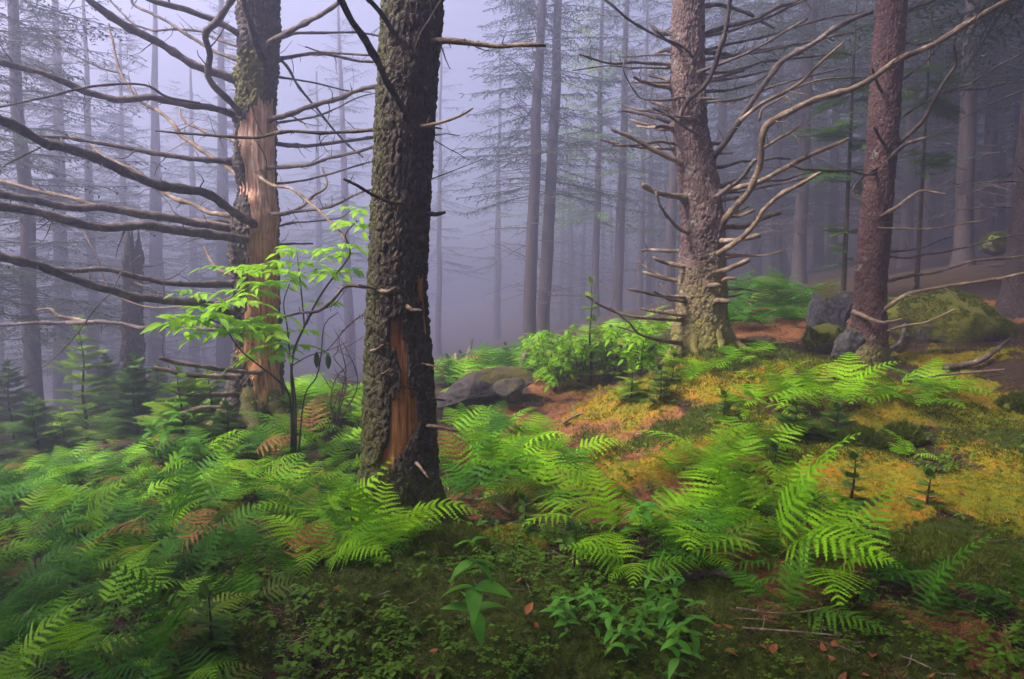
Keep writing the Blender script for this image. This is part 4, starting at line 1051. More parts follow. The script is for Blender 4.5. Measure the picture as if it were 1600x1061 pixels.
def rock(name, label, cat, px, py, Y, wpx, hpx, dep, mat, seed, amp=.25, rot=(0, 0, 0), sub=4, sink=.25, freq=1.3, group=None):
    p = at(px, py, Y); k = depth_scale(p)
    o = obj(name, rock_mesh(name, seed, sub, (wpx * k / 2, dep / 2, hpx * k / 2 * (1 + sink)), amp, 3 if mat in ('moss_mound', 'rock_moss') else 14, freq=freq), M[mat], None, (p[0], Y, p[2] - hpx * k / 2 * sink), rot)
    if mat in ('moss_mound', 'rock_moss'):                      # a fuzz of moss shoots
        V, tri = mesh_arrays(o.data); r_ = np.random.default_rng(seed); A, B, C_ = V[tri[:, 0]], V[tri[:, 1]], V[tri[:, 2]]
        nn = np.cross(B - A, C_ - A); ar = np.linalg.norm(nn, axis=1); nn = nn / (ar[:, None] + 1e-12)
        w_ = ar * (nn[:, 2] > -.1); nb = int(min(14000, max(1500, w_.sum() / 2 * 45000)))
        f = r_.choice(len(tri), nb, p=w_ / w_.sum()); b1, b2 = r_.random(nb), r_.random(nb); sw = b1 + b2 > 1; b1[sw], b2[sw] = 1 - b1[sw], 1 - b2[sw]
        Q = A[f] + (B[f] - A[f]) * b1[:, None] + (C_[f] - A[f]) * b2[:, None]; g_ = min(1.5, max(1, Y / 3))
        S = r_.normal(size=(nb, 3)); S = S - nn[f] * (S * nn[f]).sum(1)[:, None]; S /= np.linalg.norm(S, axis=1)[:, None]
        keep = fbm(Q * 9 + seed, 3, 90) > (-.9 if mat == 'moss_mound' else -.12)
        Tp = Q + (nn[f] + r_.normal(size=(nb, 3)) * .45 + np.array([0, 0, .3])) * (r_.uniform(.006, .02, nb) * g_)[:, None]
        T3_ = np.stack([Q - S * .003 * g_, Q + S * .003 * g_, Tp], 1)[keep].reshape(-1, 3)
        tag(obj('moss_shoots', mesh_from('moss_shoots', T3_, [np.arange(len(T3_)).reshape(-1, 3)], False), M['moss_g'], o), kind='stuff')
    return tag(o, label, cat, group)
rock('lichen_rock', 'upright grey rock with pale lichen at the left foot of the reddish spruce', 'rock', 1297, 484, 6.6, 56, 108, .5, 'rock_lichen', 4, .30, (0, .22, .5), 5, freq=1.8)
rock('mossy_boulder', 'broad boulder blanketed in golden-green moss behind the reddish spruce', 'rock', 1468, 502, 7.2, 184, 104, 1.3, 'rock_moss', 8, .22, (0, .06, .1), 5)
rock('mossy_rock', 'small green mossy rock at the foot of the lichen rock', 'rock', 1290, 525, 6.3, 62, 44, .35, 'rock_moss', 12, .25)
rock('lichen_root', 'pale lichen-crusted root flank at the base of the reddish spruce', 'rock', 1324, 536, 6.0, 36, 60, .3, 'rock_lichen', 16, .3, (0, -.2, .9), 5, freq=2.0)  # root flank of the spruce, built with the rock mesh
rock('long_rock', 'long low grey rock lying in the ferns right of the thick trunk', 'rock', 752, 604, 6.5, 176, 52, .6, 'rock_grey', 21, .2, (0, -.24, .15), 5)
rock('low_rock', 'low grey rock just in front of the long grey rock', 'rock', 797, 606, 6.1, 66, 34, .35, 'rock_grey', 23, .22, (0, 0, -.2))
rock('dark_rock', 'dark flat rock below the ferns in front of the reddish spruce', 'rock', 1250, 626, 4.9, 84, 30, .4, 'rock_lichen', 27, .25, (0, .05, 0))
rock('edge_rock', 'small dark mossy rock at the right edge of the picture', 'rock', 1592, 645, 4.6, 60, 52, .35, 'rock_moss', 29, .25)
rock('slope_rock', 'pale boulder on the dim slope at upper right', 'rock', 1556, 378, 11.5, 40, 30, .6, 'rock_moss', 31, .3)
rock('pale_stone', 'small pale grey stone below the moss cushion in the foreground', 'stone', 651, 893, 2.72, 26, 20, .07, 'rock_lichen', 33, .25)
rock('moss_cushion', 'rounded moss cushion at the foot of the thick mossy trunk', 'moss', 700, 868, 2.85, 140, 84, .3, 'moss_mound', 41, .12, freq=2)
rock('moss_cushion', 'dark green moss cushion on the golden slope, left of its twin', 'moss', 1342, 690, 3.95, 74, 40, .3, 'moss_mound', 43, .2, freq=2)
rock('moss_cushion', 'dark green moss cushion on the golden slope, right of its twin', 'moss', 1408, 680, 4.05, 52, 32, .25, 'moss_mound', 45, .2, freq=2)
rock('moss_cushion', 'wide dark moss hummock in the shade at lower right', 'moss', 1470, 905, 2.65, 330, 120, .6, 'moss_mound', 47, .16, sub=5, freq=2.2)

# ------------------------------------------------------------------ ferns
def frond_mesh(seed, L=0.6, pairs=20, pin=11, el0=62, el1=-25, wmax=.30, stipe=.22, curl=0.0):
    """bipinnate fern frond growing from the origin, arching along +X"""
    rng = np.random.default_rng(seed); mb = MB()
    n = 40; t = np.linspace(0, 1, n); el = np.radians(el0 + (el1 - el0) * t ** 1.15); yaw = curl * t
    d = np.stack([np.cos(el) * np.cos(yaw), np.cos(el) * np.sin(yaw), np.sin(el)], -1)
    C = np.vstack([[0, 0, 0], np.cumsum(d * (L / (n - 1)), 0)[:-1]])
    mb.tube(C, np.linspace(.0032, .0008, n), 4, False)
    V = []; F = []
    roll = rng.uniform(-.25, .25)
    for i in range(pairs):
        f = (i + .5) / pairs; ft = stipe + (1 - stipe) * f
        prof = min(1, (f + .10) / .28) ** .7 * (1 - f) ** .85 * 1.12
        lp = L * wmax * prof * rng.uniform(.9, 1.08) + .006
        k = ft * (n - 1); a = int(k); b = min(n - 1, a + 1); P = C[a] + (C[b] - C[a]) * (k - a)
        T = d[a]; S0 = np.cross([0, 0, 1.0], T); S0 /= np.linalg.norm(S0) + 1e-9
        Nn = np.cross(T, S0)
        S = S0 * math.cos(roll) + Nn * math.sin(roll)
        for s in (-1, 1):
            dirp = S * s * .93 + T * (.28 + .45 * f) + rng.normal(size=3) * .05; dirp /= np.linalg.norm(dirp)
            fw_ = T - dirp * (T @ dirp); fw_ /= np.linalg.norm(fw_)
            nrm = np.cross(dirp, fw_) * (1 if s < 0 else -1)
            droop = rng.uniform(.10, .32)
            m = max(3, int(pin * (.35 + .65 * prof) + .5))
            sp = lp / m
            e1 = P + dirp * lp * .5 - np.array([0, 0, 1.0]) * droop * lp * .25; e2 = P + dirp * lp - np.array([0, 0, 1.0]) * droop * lp
            bw = fw_ * L * (1 - stipe) / pairs * .20 * (.35 + .65 * prof); nV = len(V); V += [P - bw * .6, P + bw * .6, e1 + bw, e1 - bw, e2]; F.append((nV, nV + 1, nV + 2, nV + 3)); F.append((nV + 3, nV + 2, nV + 4, nV + 4))
            for q in range(m):
                g = (q + .4) / m
                o = P + dirp * lp * g - np.array([0, 0, 1.0]) * droop * lp * g * g
                lq = (L * (1 - stipe) / pairs * .56 * (1 - g) ** .5 * (.35 + .65 * prof) + .003 * L) * rng.uniform(.85, 1.12)
                for s2 in (-1, 1):
                    dq = fw_ * s2 * .9 + dirp * .48; dq /= np.linalg.norm(dq)
                    dn = np.array([0, 0, -1.0]) * .18
                    w = dirp * sp * .46
                    e = o + (dq + dn) * lq; mid = o + (dq + dn * .3) * lq * .45
                    nV = len(V); V += [o - w * .5, mid - w, e, mid + w]
                    F.append((nV, nV + 1, nV + 2, nV + 3))
    F = np.array(F); tr = F[:, 2] == F[:, 3]
    mb.add(np.array(V), F[~tr]); mb.n -= len(V); mb.F[3].append(F[tr][:, :3] + mb.n); mb.n += len(V)
    return mb.mesh('frond', False)

FR_HI = [frond_mesh(100 + k, 1.0, 13, 9, *e, wmax=w, curl=c) for k, (e, w, c) in enumerate([((66, -30), .35, .15), ((58, -38), .38, -.2), ((72, -12), .33, .1), ((50, -25), .36, .25), ((62, -45), .37, -.1), ((40, -15), .39, 0), ((76, 5), .32, -.15), ((70, -85), .34, .3), ((55, -60), .26, -.35), ((80, 30), .24, .2)])]
FR_LO = [frond_mesh(120 + k, 1.0, 11, 6, *e, wmax=w, curl=c) for k, (e, w, c) in enumerate([((66, -30), .35, .15), ((55, -38), .37, -.2), ((72, -12), .33, .1), ((45, -20), .36, .2)])]
for m_ in FR_HI + FR_LO: m_.materials.append(M['fern'])
M['fern_dead'] = leaf_material('withered_fern', (.14, .055, .015), (.26, .13, .04), .2, .7)
FRX = [m_.copy() for m_ in FR_LO[:3]]
for m_ in FRX: m_.materials.clear(); m_.materials.append(M['fern_dead'])
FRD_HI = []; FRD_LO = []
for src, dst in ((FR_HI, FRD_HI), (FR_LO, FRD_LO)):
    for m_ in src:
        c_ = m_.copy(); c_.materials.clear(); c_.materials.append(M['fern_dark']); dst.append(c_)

def fern(p, size, label, group, rng, n=6, lean=None, dark=False, lo=False, spread=1.0):
    root = thing('fern', label, 'fern', (p[0], p[1], p[2] - .01), group)
    pool = (FRD_LO if lo else FRD_HI) if dark else (FR_LO if lo else FR_HI)
    a0 = rng.uniform(0, 6.28)
    for k in range(n):
        if lean is not None and rng.random() < .75: a = lean + rng.normal() * .65
        else: a = a0 + k * 2 * math.pi / n + rng.normal() * .3
        s = size * rng.uniform(.5, 1.15)
        wilt = rng.random() < .035
        o = obj('frond', FRX[int(rng.integers(0, 3))] if wilt else pool[int(rng.integers(0, len(pool)))], None, root, (rng.normal() * .02, rng.normal() * .02, 0), (rng.normal() * .15, rng.normal() * .15 - .05, a), (s, s, s))
    return root

rng = np.random.default_rng(77)
LEFT_BED = [(-170, 1300), (-170, 740), (60, 740), (210, 725), (330, 720), (420, 690), (555, 690), (562, 800), (470, 815), (430, 790), (330, 800), (285, 860), (255, 930), (300, 1000), (330, 1100), (330, 1500)]
for p in scatter(205, (-4.2, -.55, 1.55, 5.6), LEFT_BED, 1, .115):
    near = p[1] < 3.0
    u_, v_, _d = project(p)
    col_ = 'at the left edge' if u_ < 90 else 'left of the dark seedling' if u_ < 250 else 'below the left thicket' if u_ < 390 else 'under the leafy sapling' if u_ < 480 else 'against the thick trunk'
    row_ = 'bottom row' if v_ > 960 else 'lower row' if v_ > 880 else 'middle row' if v_ > 810 else 'upper row' if v_ > 760 else 'far rim'
    where = row_ + ' ' + col_
    fern(p, rng.uniform(.27, .46) * (.8 if near else 1.0), 'green fern of the left bed, ' + where, 'ferns of the lower left bed', rng, 5, lean=.5 if rng.random() < .6 else None, dark=rng.random() < (.65 if v_ > 860 or u_ < 100 else .4), lo=p[1] > 3.8)  # more dark fronds towards the bottom and left edge, standing in for shade
ORD = 'first second third fourth fifth sixth seventh eighth ninth tenth eleventh twelfth'.split()
def zones(P, label):
    u_, v_, _ = project(np.array(P)); cu = np.quantile(u_, (.33, .67)); cv = np.median(v_)
    return [label + ', %s %s' % ('front' if b > cv else 'back', 'left part' if a < cu[0] else 'right part' if a > cu[1] else 'middle part') for a, b in zip(u_, v_)]
def at_ferns(lst, label, group, dark=0.1, lo=False, lean=None):
    for i, (px, py, s, n) in enumerate(sorted(lst)):
        p = gpt(px, py); fern(p, s, label if len(lst) == 1 else label + ', %s from left' % ORD[i], group, rng, n, lean, rng.random() < dark, lo)
at_ferns([(540, 846, .56, 9), (600, 868, .50, 9), (495, 838, .5, 7), (560, 885, .48, 8), (505, 880, .46, 7)], 'fern with spreading fronds at the left foot of the thick mossy trunk', 'ferns at the foot of the thick trunk', 0)
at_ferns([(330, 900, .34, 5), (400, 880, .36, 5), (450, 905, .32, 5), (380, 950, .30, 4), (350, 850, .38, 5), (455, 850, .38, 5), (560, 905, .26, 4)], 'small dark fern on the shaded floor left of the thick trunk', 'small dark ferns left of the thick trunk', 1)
at_ferns([(645, 866, .42, 6)], 'small fern rising before the torn strip of the thick trunk', None, 0)
P_ = scatter(20, (-.7, 1.0, 3.6, 5.6), [(690, 790), (700, 680), (760, 668), (860, 690), (900, 740), (880, 790), (780, 800)], 3, .22)
for p, lb in zip(P_, zones(P_, 'bright fern in the clump right of the thick mossy trunk')):
    fern(p, rng.uniform(.45, .6), lb, 'ferns of the clump right of the thick trunk', rng, 6, lo=True, dark=rng.random() < .15)
at_ferns([(1030, 850, .52, 7), (1090, 870, .5, 7), (1150, 850, .55, 7), (1210, 880, .52, 7), (1270, 870, .5, 7), (1120, 900, .46, 6), (1180, 820, .5, 7), (1240, 830, .52, 6), (960, 850, .46, 6), (1300, 905, .46, 6), (1060, 815, .48, 6)],
         'large bright fern in the foreground clump right of centre', 'ferns of the foreground clump', .1)
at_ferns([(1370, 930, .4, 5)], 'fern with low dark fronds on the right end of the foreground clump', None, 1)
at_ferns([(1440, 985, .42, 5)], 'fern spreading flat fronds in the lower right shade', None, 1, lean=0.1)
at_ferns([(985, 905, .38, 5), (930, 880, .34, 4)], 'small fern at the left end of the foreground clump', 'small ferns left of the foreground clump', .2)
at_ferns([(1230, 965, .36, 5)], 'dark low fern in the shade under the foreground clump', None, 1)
at_ferns([(1620, 985, .4, 5)], 'fern reaching in at the lower right edge', None, 1, lean=3.0)
at_ferns([(1060, 745, .46, 6), (1110, 730, .5, 7), (1160, 745, .45, 6), (1190, 715, .42, 6), (1120, 760, .4, 5)],
         'pale green fern on the golden moss behind the foreground clump', 'ferns behind the foreground clump', 0, lo=True)
at_ferns([(1190, 640, .42, 6), (1240, 635, .42, 6), (1290, 640, .46, 7), (1330, 630, .46, 7), (1220, 610, .4, 6), (1275, 612, .42, 6), (1160, 640, .36, 5)],
         'bright fern in the band before the reddish spruce', 'ferns before the reddish spruce', 0, lo=True)
at_ferns([(1425, 640, .48, 6), (1455, 632, .44, 6), (1400, 630, .42, 5)], 'bright fern right of the reddish spruce trunk', 'ferns right of the reddish spruce', 0, lo=True)
at_ferns([(1500, 615, .22, 4)], 'tiny fern on the golden slope right of the reddish spruce', None, .5, True)
at_ferns([(1100, 590, .36, 6), (1150, 575, .36, 6), (1185, 560, .33, 5), (1075, 600, .33, 5)], 'yellow-green fern at the foot of the knobbly spruce', 'ferns at the foot of the knobbly spruce', 0, lo=True)
at_ferns([(1415, 720, .24, 4)], 'small pale fern sprig on the moss below the cushions', None, 0, True)
P_ = scatter(24, (1.0, 5.5, 6.8, 10), [(1130, 520), (1150, 470), (1260, 462), (1290, 480), (1250, 515)], 5, .25)
for p, lb in zip(P_, zones(P_, 'fern in the misty bed between knobbly spruce and lichen rock')):
    fern(p, rng.uniform(.5, .7), lb, 'ferns of the misty bed by the lichen rock', rng, 6, lo=True, dark=True)
P_ = scatter(22, (-1.2, 1.5, 6.5, 9.5), [(690, 615), (690, 575), (760, 560), (850, 560), (860, 600)], 6, .25)
for p, lb in zip(P_, zones(P_, 'misty fern behind the long grey rock')):
    fern(p, rng.uniform(.45, .6), lb, 'ferns behind the long grey rock', rng, 5, lo=True, dark=rng.random() < .4)
P_ = scatter(26, (0.2, 2.3, 5.8, 9.0), [(840, 600), (850, 555), (960, 520), (1050, 520), (1060, 575), (960, 600)], 7, .22)
for p, lb in zip(P_, zones(P_, 'fern among the young firs left of the knobbly spruce')):
    fern(p, rng.uniform(.4, .6), lb, 'ferns among the young firs', rng, 5, lo=True, dark=rng.random() < .2)
P_ = scatter(18, (-2.4, -.5, 5.0, 7.5), [(450, 700), (450, 640), (565, 640), (565, 690)], 8, .25)
for p, lb in zip(P_, zones(P_, 'tall fern between the dead spruce and the thick trunk')):
    fern(p, rng.uniform(.5, .65), lb, 'ferns between dead spruce and thick trunk', rng, 6, lo=True)

# ------------------------------------------------------------------ young firs
def spray_mesh(seed, L=1.0, pairs=13, dens=1.4, nw=.0075, nlen=.8):
    """flat fir branch along +X with rows of needles"""
    rng = np.random.default_rng(seed); mb = MB(); V = []; F = []
    n = 12; t = np.linspace(0, 1, n)
    C = np.stack([L * t, .03 * np.sin(3 * t + seed), .05 * L * np.sin(2.4 * t) - .10 * L * t * t], -1)
    mb.tube(C, np.linspace(.012, .004, n), 4, False)
    def needles(A, B, m, nl):
        D = B - A; D /= np.linalg.norm(D); S = np.cross(D, [0, 0, 1.0]); S /= np.linalg.norm(S) + 1e-9
        for q in range(m):
            o = A + (B - A) * (q + rng.random()) / m
            for s in (-1, 1):
                e = o + (S * s * rng.uniform(.75, 1) + D * rng.uniform(.3, .6) + np.array([0, 0, rng.uniform(-.1, .35)])) * nl * nlen * rng.uniform(.8, 1.1)
                w = D * nw; k = len(V); V.extend([o - w, e, o + w]); F.append((k, k + 1, k + 2))
    for i in range(pairs):
        f = (i + .7) / pairs; k = f * (n - 1); a = min(n - 2, int(k)); P = C[a] + (C[a + 1] - C[a]) * (k - a)
        for s in (-1, 1):
            l = L * (.42 * (1 - f) ** .8 + .06) * rng.uniform(.75, 1.1)
            d = np.array([rng.uniform(.55, .8), s * rng.uniform(.7, .95), rng.uniform(-.12, .08)]); d /= np.linalg.norm(d)
            E = P + d * l; mb.tube(np.array([P, (P + E) / 2, E]), np.array([.005, .004, .002]), 3, False)
            needles(P, E, max(4, int(l / .016 * dens)), .075)
            if l > .22:
                for s2 in (-1, 1):
                    Q = P + d * l * .5; d2 = d + np.array([-d[1], d[0], 0]) * s2 * .9; d2 /= np.linalg.norm(d2)
                    needles(Q, Q + d2 * l * .42, max(3, int(l * .4 / .016 * dens)), .07)
    needles(C[0], C[-1], int(60 * dens), .08)
    mb.add(np.array(V), np.array(F))
    return mb.mesh('branch', False)
SPR = [spray_mesh(200 + k) for k in range(4)]
SPRF = [spray_mesh(220 + k, 1.0, 15, 2.0, .0055, .5) for k in range(3)]
SPRS = {}; SPRFS = {}
for key in ('needle', 'needle_bright'):
    SPRS[key] = []
    for m_ in SPR:
        c_ = m_.copy(); c_.materials.append(M[key]); SPRS[key].append(c_)
    SPRFS[key] = []
    for m_ in SPRF:
        c_ = m_.copy(); c_.materials.append(M[key]); SPRFS[key].append(c_)

def fir(p, h, label, group=None, rng=rng, mat='needle', whorl=.085, wid=.55, bare=.12, per=5, up=.35, name='young_fir', lean=0.0):
    root = thing(name, label, 'young fir', tuple(p), group)
    mb = MB(); K = 10; zz = np.linspace(-.05, h, K)
    C = np.stack([lean * zz + .012 * np.sin(zz * 9), .01 * np.cos(zz * 7), zz], -1); mb.tube(C, np.linspace(.006 + .012 * h, .002, K), 6)
    obj('stem', mb.mesh('stem'), M['stem_brown'], root)
    z = h * bare
    while z < h * .97:
        f = z / h; l = (wid * h * (1 - f) ** .8 + .045) * .85
        a0 = rng.uniform(0, 6.28)
        for k in range(per):
            a = a0 + k * 2 * math.pi / per + rng.normal() * .2; s = l * rng.uniform(.7, 1.15)
            obj('branch', SPRS[mat][int(rng.integers(0, 4))] if s < .28 else SPRFS[mat][int(rng.integers(0, 3))], None, root, (lean * z, 0, z), (rng.normal() * .15, -(up * (0.3 + f)) + rng.normal() * .12, a), s)
        z += whorl * .62 * (.8 + .5 * h) * rng.uniform(.85, 1.2)
    for k in range(3):
        obj('branch', SPRS[mat][k], None, root, (lean * h, 0, h * .97), (0, -1.0, k * 2.1), .05 + .03 * h)
    return root
def fir_px(px, py, toppx, label, **kw):
    p = gpt(px, py); h = toppx * depth_scale(p) * (.85 if toppx < 100 else 1); return fir(p, h, label, **kw)
fir_px(922, 605, 165, 'young fir with bare upper stem and tufted top left of the knobbly spruce', whorl=.16, wid=.34, per=4, mat='needle_bright')
fir_px(880, 612, 84, 'bushy green young fir left of the tufted fir, beside the long rock', mat='needle_bright', wid=.6)
fir_px(985, 630, 72, 'small yellow-green fir on the golden moss, left of its darker neighbour', mat='needle_bright', wid=.6)
fir_px(1030, 640, 70, 'small dark green fir right of the yellow-green fir on golden moss', mat='needle', wid=.55)
fir_px(1050, 600, 60, 'little fir close to the left foot of the knobbly spruce', mat='needle_bright', wid=.6)
fir_px(1130, 660, 48, 'dark seedling fir on the moss below the knobbly spruce', mat='needle', wid=.7)
fir_px(1240, 690, 66, 'low blue-green fir spreading under the fern band, left one', mat='needle', wid=1.0, per=6)
fir_px(1305, 690, 62, 'low blue-green fir spreading under the fern band, right one', mat='needle', wid=1.0, per=6)
fir_px(1210, 735, 40, 'tiny fir seedling between the fern groups on the golden moss', mat='needle', wid=.8)
fir_px(818, 840, 70, 'thin fir seedling right of the thick trunk base', mat='needle', wid=.4, per=4)
fir_px(325, 1045, 110, 'dark fir seedling at the bottom edge left of centre', mat='needle', wid=.45, per=4)
fir_px(1330, 790, 90, 'slim fir seedling rising behind the foreground fern clump', mat='needle', wid=.45, per=4)
fir_px(1448, 800, 66, 'small dark fir seedling alone on the golden slope', mat='needle', wid=.5, per=4)
fir_px(895, 900, 90, 'thin fir seedling with few needles left of the foreground ferns', mat='needle', wid=.3, per=3, whorl=.16)
fir_px(136, 690, 190, 'tall thin young fir with bright tips at left under the dead limbs', mat='needle_bright', wid=.5, per=4, whorl=.13)
for i, (px, py, hp, mt) in enumerate([(215, 700, 150, 'needle'), (285, 690, 120, 'needle'), (60, 735, 120, 'needle'), (330, 665, 105, 'needle_bright'), (170, 660, 110, 'needle'), (250, 640, 90, 'needle_bright'), (20, 690, 130, 'needle'), (-60, 730, 150, 'needle'), (310, 640, 80, 'needle'), (100, 715, 90, 'needle'), (355, 690, 70, 'needle')]):
    fir_px(px, py, hp * .95, 'bushy young fir of the dim left thicket, %s one placed from left' % ORD[sorted([215, 285, 60, 330, 170, 250, 20, -60, 310, 100, 355]).index(px)], group='young firs of the left thicket', mat='needle_bright' if i % 2 else mt, wid=.75, per=6)
for i, (px, py, hp) in enumerate([(720, 585, 40), (790, 575, 44), (700, 600, 50), (860, 575, 60), (1000, 560, 56), (955, 570, 66)]):
    fir_px(px, py, hp, 'small misty fir behind the rocks at centre, %s from left' % ORD[sorted([720, 790, 700, 860, 1000, 955]).index(px)], group='small misty firs behind the rocks', mat='needle', wid=.7)
# taller saplings whose green sprays hang behind the reddish spruce
def sapling(px, Y, h, label, tiers, lean=0.0):
    x = at(px, 450, Y)[0]; p = np.array([x, Y, gz(x, Y)])
    root = thing('fir_sapling', label, 'sapling', tuple(p))
    mb = MB(); zz = np.linspace(-.1, h, 14); mb.tube(np.stack([lean * zz, 0 * zz, zz], -1), np.linspace(.035, .006, 14), 8); obj('stem', mb.mesh('stem'), M['stem_brown'], root)
    for (py, a, l) in tiers:
        z = at(px, py, Y)[2] - p[2]
        for da in (-.5, 0, .45):
            obj('branch', SPRFS['needle'][int(rng.integers(0, 3))], None, root, (lean * z, 0, z + rng.normal() * .12), (rng.normal() * .2, .12 + rng.normal() * .16, a + da), l * rng.uniform(.4, .85))
sapling(1318, 8.6, 4.4, 'fir sapling with flat green sprays behind the left side of the reddish spruce', [(110, 2.8, .7), (130, .2, .6), (215, 3.3, .9), (215, -.2, .5), (262, 3.0, .8), (265, .1, .6), (365, 3.1, .5), (390, 3.2, .45), (385, .2, .4), (160, 4.4, .7), (250, 4.6, .7)])
sapling(1432, 9.0, 4.2, 'fir sapling with flat green sprays right of the reddish spruce', [(100, 3.2, .7), (165, .1, .8), (170, 3.1, .6), (228, .2, .9), (232, 3.4, .5), (110, .3, .6), (260, 4.8, .7)])

# ------------------------------------------------------------------ broadleaf sapling before the dead spruce
def leaf_blade(mb, o, d, l, w, nrm, fold=.25, droop=.3, seg=5):
    """one pointed leaf blade from o along d, folded along its midrib"""
    d = d / np.linalg.norm(d); s = np.cross(nrm, d); s /= np.linalg.norm(s) + 1e-9; n = np.cross(d, s)
    V = []; F = []
    for i in range(seg + 1):
        t = i / seg; ww = w * (math.sin(math.pi * min(1, t ** .75 * .97 + .02)) ** .9) * .5 + .0008
        c = o + d * l * t - np.array([0, 0, 1.0]) * droop * l * t * t
        V += [c - s * ww + n * fold * ww, c, c + s * ww + n * fold * ww]
    for i in range(seg):
        a = i * 3; F += [(a, a + 1, a + 4, a + 3), (a + 1, a + 2, a + 5, a + 4)]
    mb.add(np.array(V), np.array(F))

def compound_leaf(seed, L=1.0, pairs=4):
    rng = np.random.default_rng(seed); mb = MB(); n = 9; t = np.linspace(0, 1, n)
    C = np.stack([L * .75 * t, .03 * np.sin(t * 3 + seed), .10 * L * t - .22 * L * t * t], -1); mb.tube(C, np.linspace(.011, .005, n), 4, False)
    for k in range(pairs):
        f = .32 + .62 * k / pairs; i = int(f * (n - 1))
        for s in (-1, 1):
            d = np.array([.55, s * .85, rng.uniform(-.12, .12)])
            leaf_blade(mb, C[i], d, L * .34 * rng.uniform(.85, 1.1) * (1 - .1 * abs(k - 1.5)), L * .125, np.array([rng.normal() * .15, rng.normal() * .15, 1.0]), .25, rng.uniform(.15, .45))
    leaf_blade(mb, C[-1], C[-1] - C[-2], L * .36, L * .13, np.array([0, 0, 1.0]), .25, .3)
    return mb.mesh('leaf', True)
CL = [compound_leaf(300 + k, 1.0, 3 + k % 2) for k in range(4)]
for m_ in CL: m_.materials.append(M['leaf_bright'])
rng = np.random.default_rng(91)
SY = 4.75
sb = gpt(458, 745); SY = float(sb[1]) if 3.8 < sb[1] < 5.3 else 4.75
sap = thing('leafy_sapling', 'leafy sapling with bright compound leaves in front of the dead spruce', 'sapling', tuple(sb))
def sstem(pts, r, dd=0.0):
    P = [at(*zp(4, x, y), SY + dd * i / (len(pts) - 1)) for i, (x, y) in enumerate(pts)]
    C = catmull(P, .04); mb = MB(); mb.tube(C, np.linspace(r, r * .45, len(C)), 7)
    obj('stem', mb.mesh('stem', True, sb), M['stem_brown'], sap); return C
zb_ = [((sb[0])), 0]
bx_, by_ = (458 / ZS), (745 - 330) / ZS
sstem([(bx_, by_), (1215, 840), (1210, 620), (1260, 480), (1340, 330), (1450, 180), (1430, 100), (1480, 40)], .011, -.1)
sstem([(bx_ - 8, by_), (1205, 820), (1170, 720), (1000, 580), (930, 480), (850, 440)], .009, -.3)
sstem([(bx_ + 8, by_), (1225, 800), (1205, 640), (1190, 480), (1175, 380), (1200, 300)], .008, .1)
sstem([(1262, 480), (1245, 300), (1230, 170)], .006, .0)
sstem([(bx_ + 16, by_), (1260, 780), (1310, 690), (1330, 600), (1345, 470), (1400, 420)], .007, .15)
sstem([(1210, 640), (1280, 600), (1380, 570), (1440, 540)], .004, .1)
sstem([(1270, 470), (1300, 415), (1380, 390), (1440, 315)], .005, .2)
def leaves(x, y, n, L, dd=0.0, tilt=.15, arc=None):
    p = at(*zp(4, x, y), SY + dd) - sb; a0 = rng.uniform(0, 6.28)
    for k in range(n):
        a = (a0 + k * 2 * math.pi / n + rng.normal() * .25) if arc is None else arc + rng.normal() * .5
        obj('leaf', CL[int(rng.integers(0, 4))], None, sap, tuple(p + rng.normal(size=3) * .012), (rng.normal() * .25, -rng.uniform(-.1, .5) * tilt * 3, a), L * rng.uniform(.75, 1.15))
for x, y, n, L, dd in [(1230, 170, 5, .26, 0), (1215, 215, 4, .24, .05), (1130, 250, 5, .28, -.1), (1180, 290, 5, .30, .05), (1090, 300, 3, .26, 0), (1400, 145, 4, .24, -.1), (1440, 175, 3, .26, -.1), (1480, 60, 4, .26, -.1), (1500, -10, 4, .26, -.1), (1490, 180, 2, .22, 0),
                       (960, 235, 3, .24, .1), (830, 430, 6, .32, -.3), (805, 350, 3, .22, -.3), (950, 390, 4, .30, -.2), (890, 460, 5, .32, -.25), (860, 500, 4, .28, -.3), (980, 510, 4, .28, -.2), (1060, 490, 5, .30, 0), (1110, 440, 4, .28, 0), (760, 470, 3, .26, -.3),
                       (1180, 560, 4, .28, .1), (1130, 580, 3, .24, 0), (1080, 610, 3, .26, .1), (1200, 500, 3, .26, .1), (1390, 250, 4, .26, .0), (1360, 280, 2, .22, 0), (1340, 380, 2, .2, .1), (1020, 330, 3, .24, 0)]:
    leaves(x, y, n, L, dd)
# two dark hanging cones on its thin stem
for x, y in ((1312, 615), (1360, 620)):
    p = at(*zp(4, x, y), SY + .1) - sb
    mb = MB(); zz = np.linspace(-.055, .055, 16); rr = .018 * np.sin(np.linspace(.25, 2.9, 16)) * (1 + .25 * (np.arange(16) % 2))
    mb.tube(np.stack([0 * zz, 0 * zz, zz], -1), np.maximum(rr, .003), 9); obj('seed_head', mb.mesh('seed_head', True), M['needle'], sap, tuple(p))
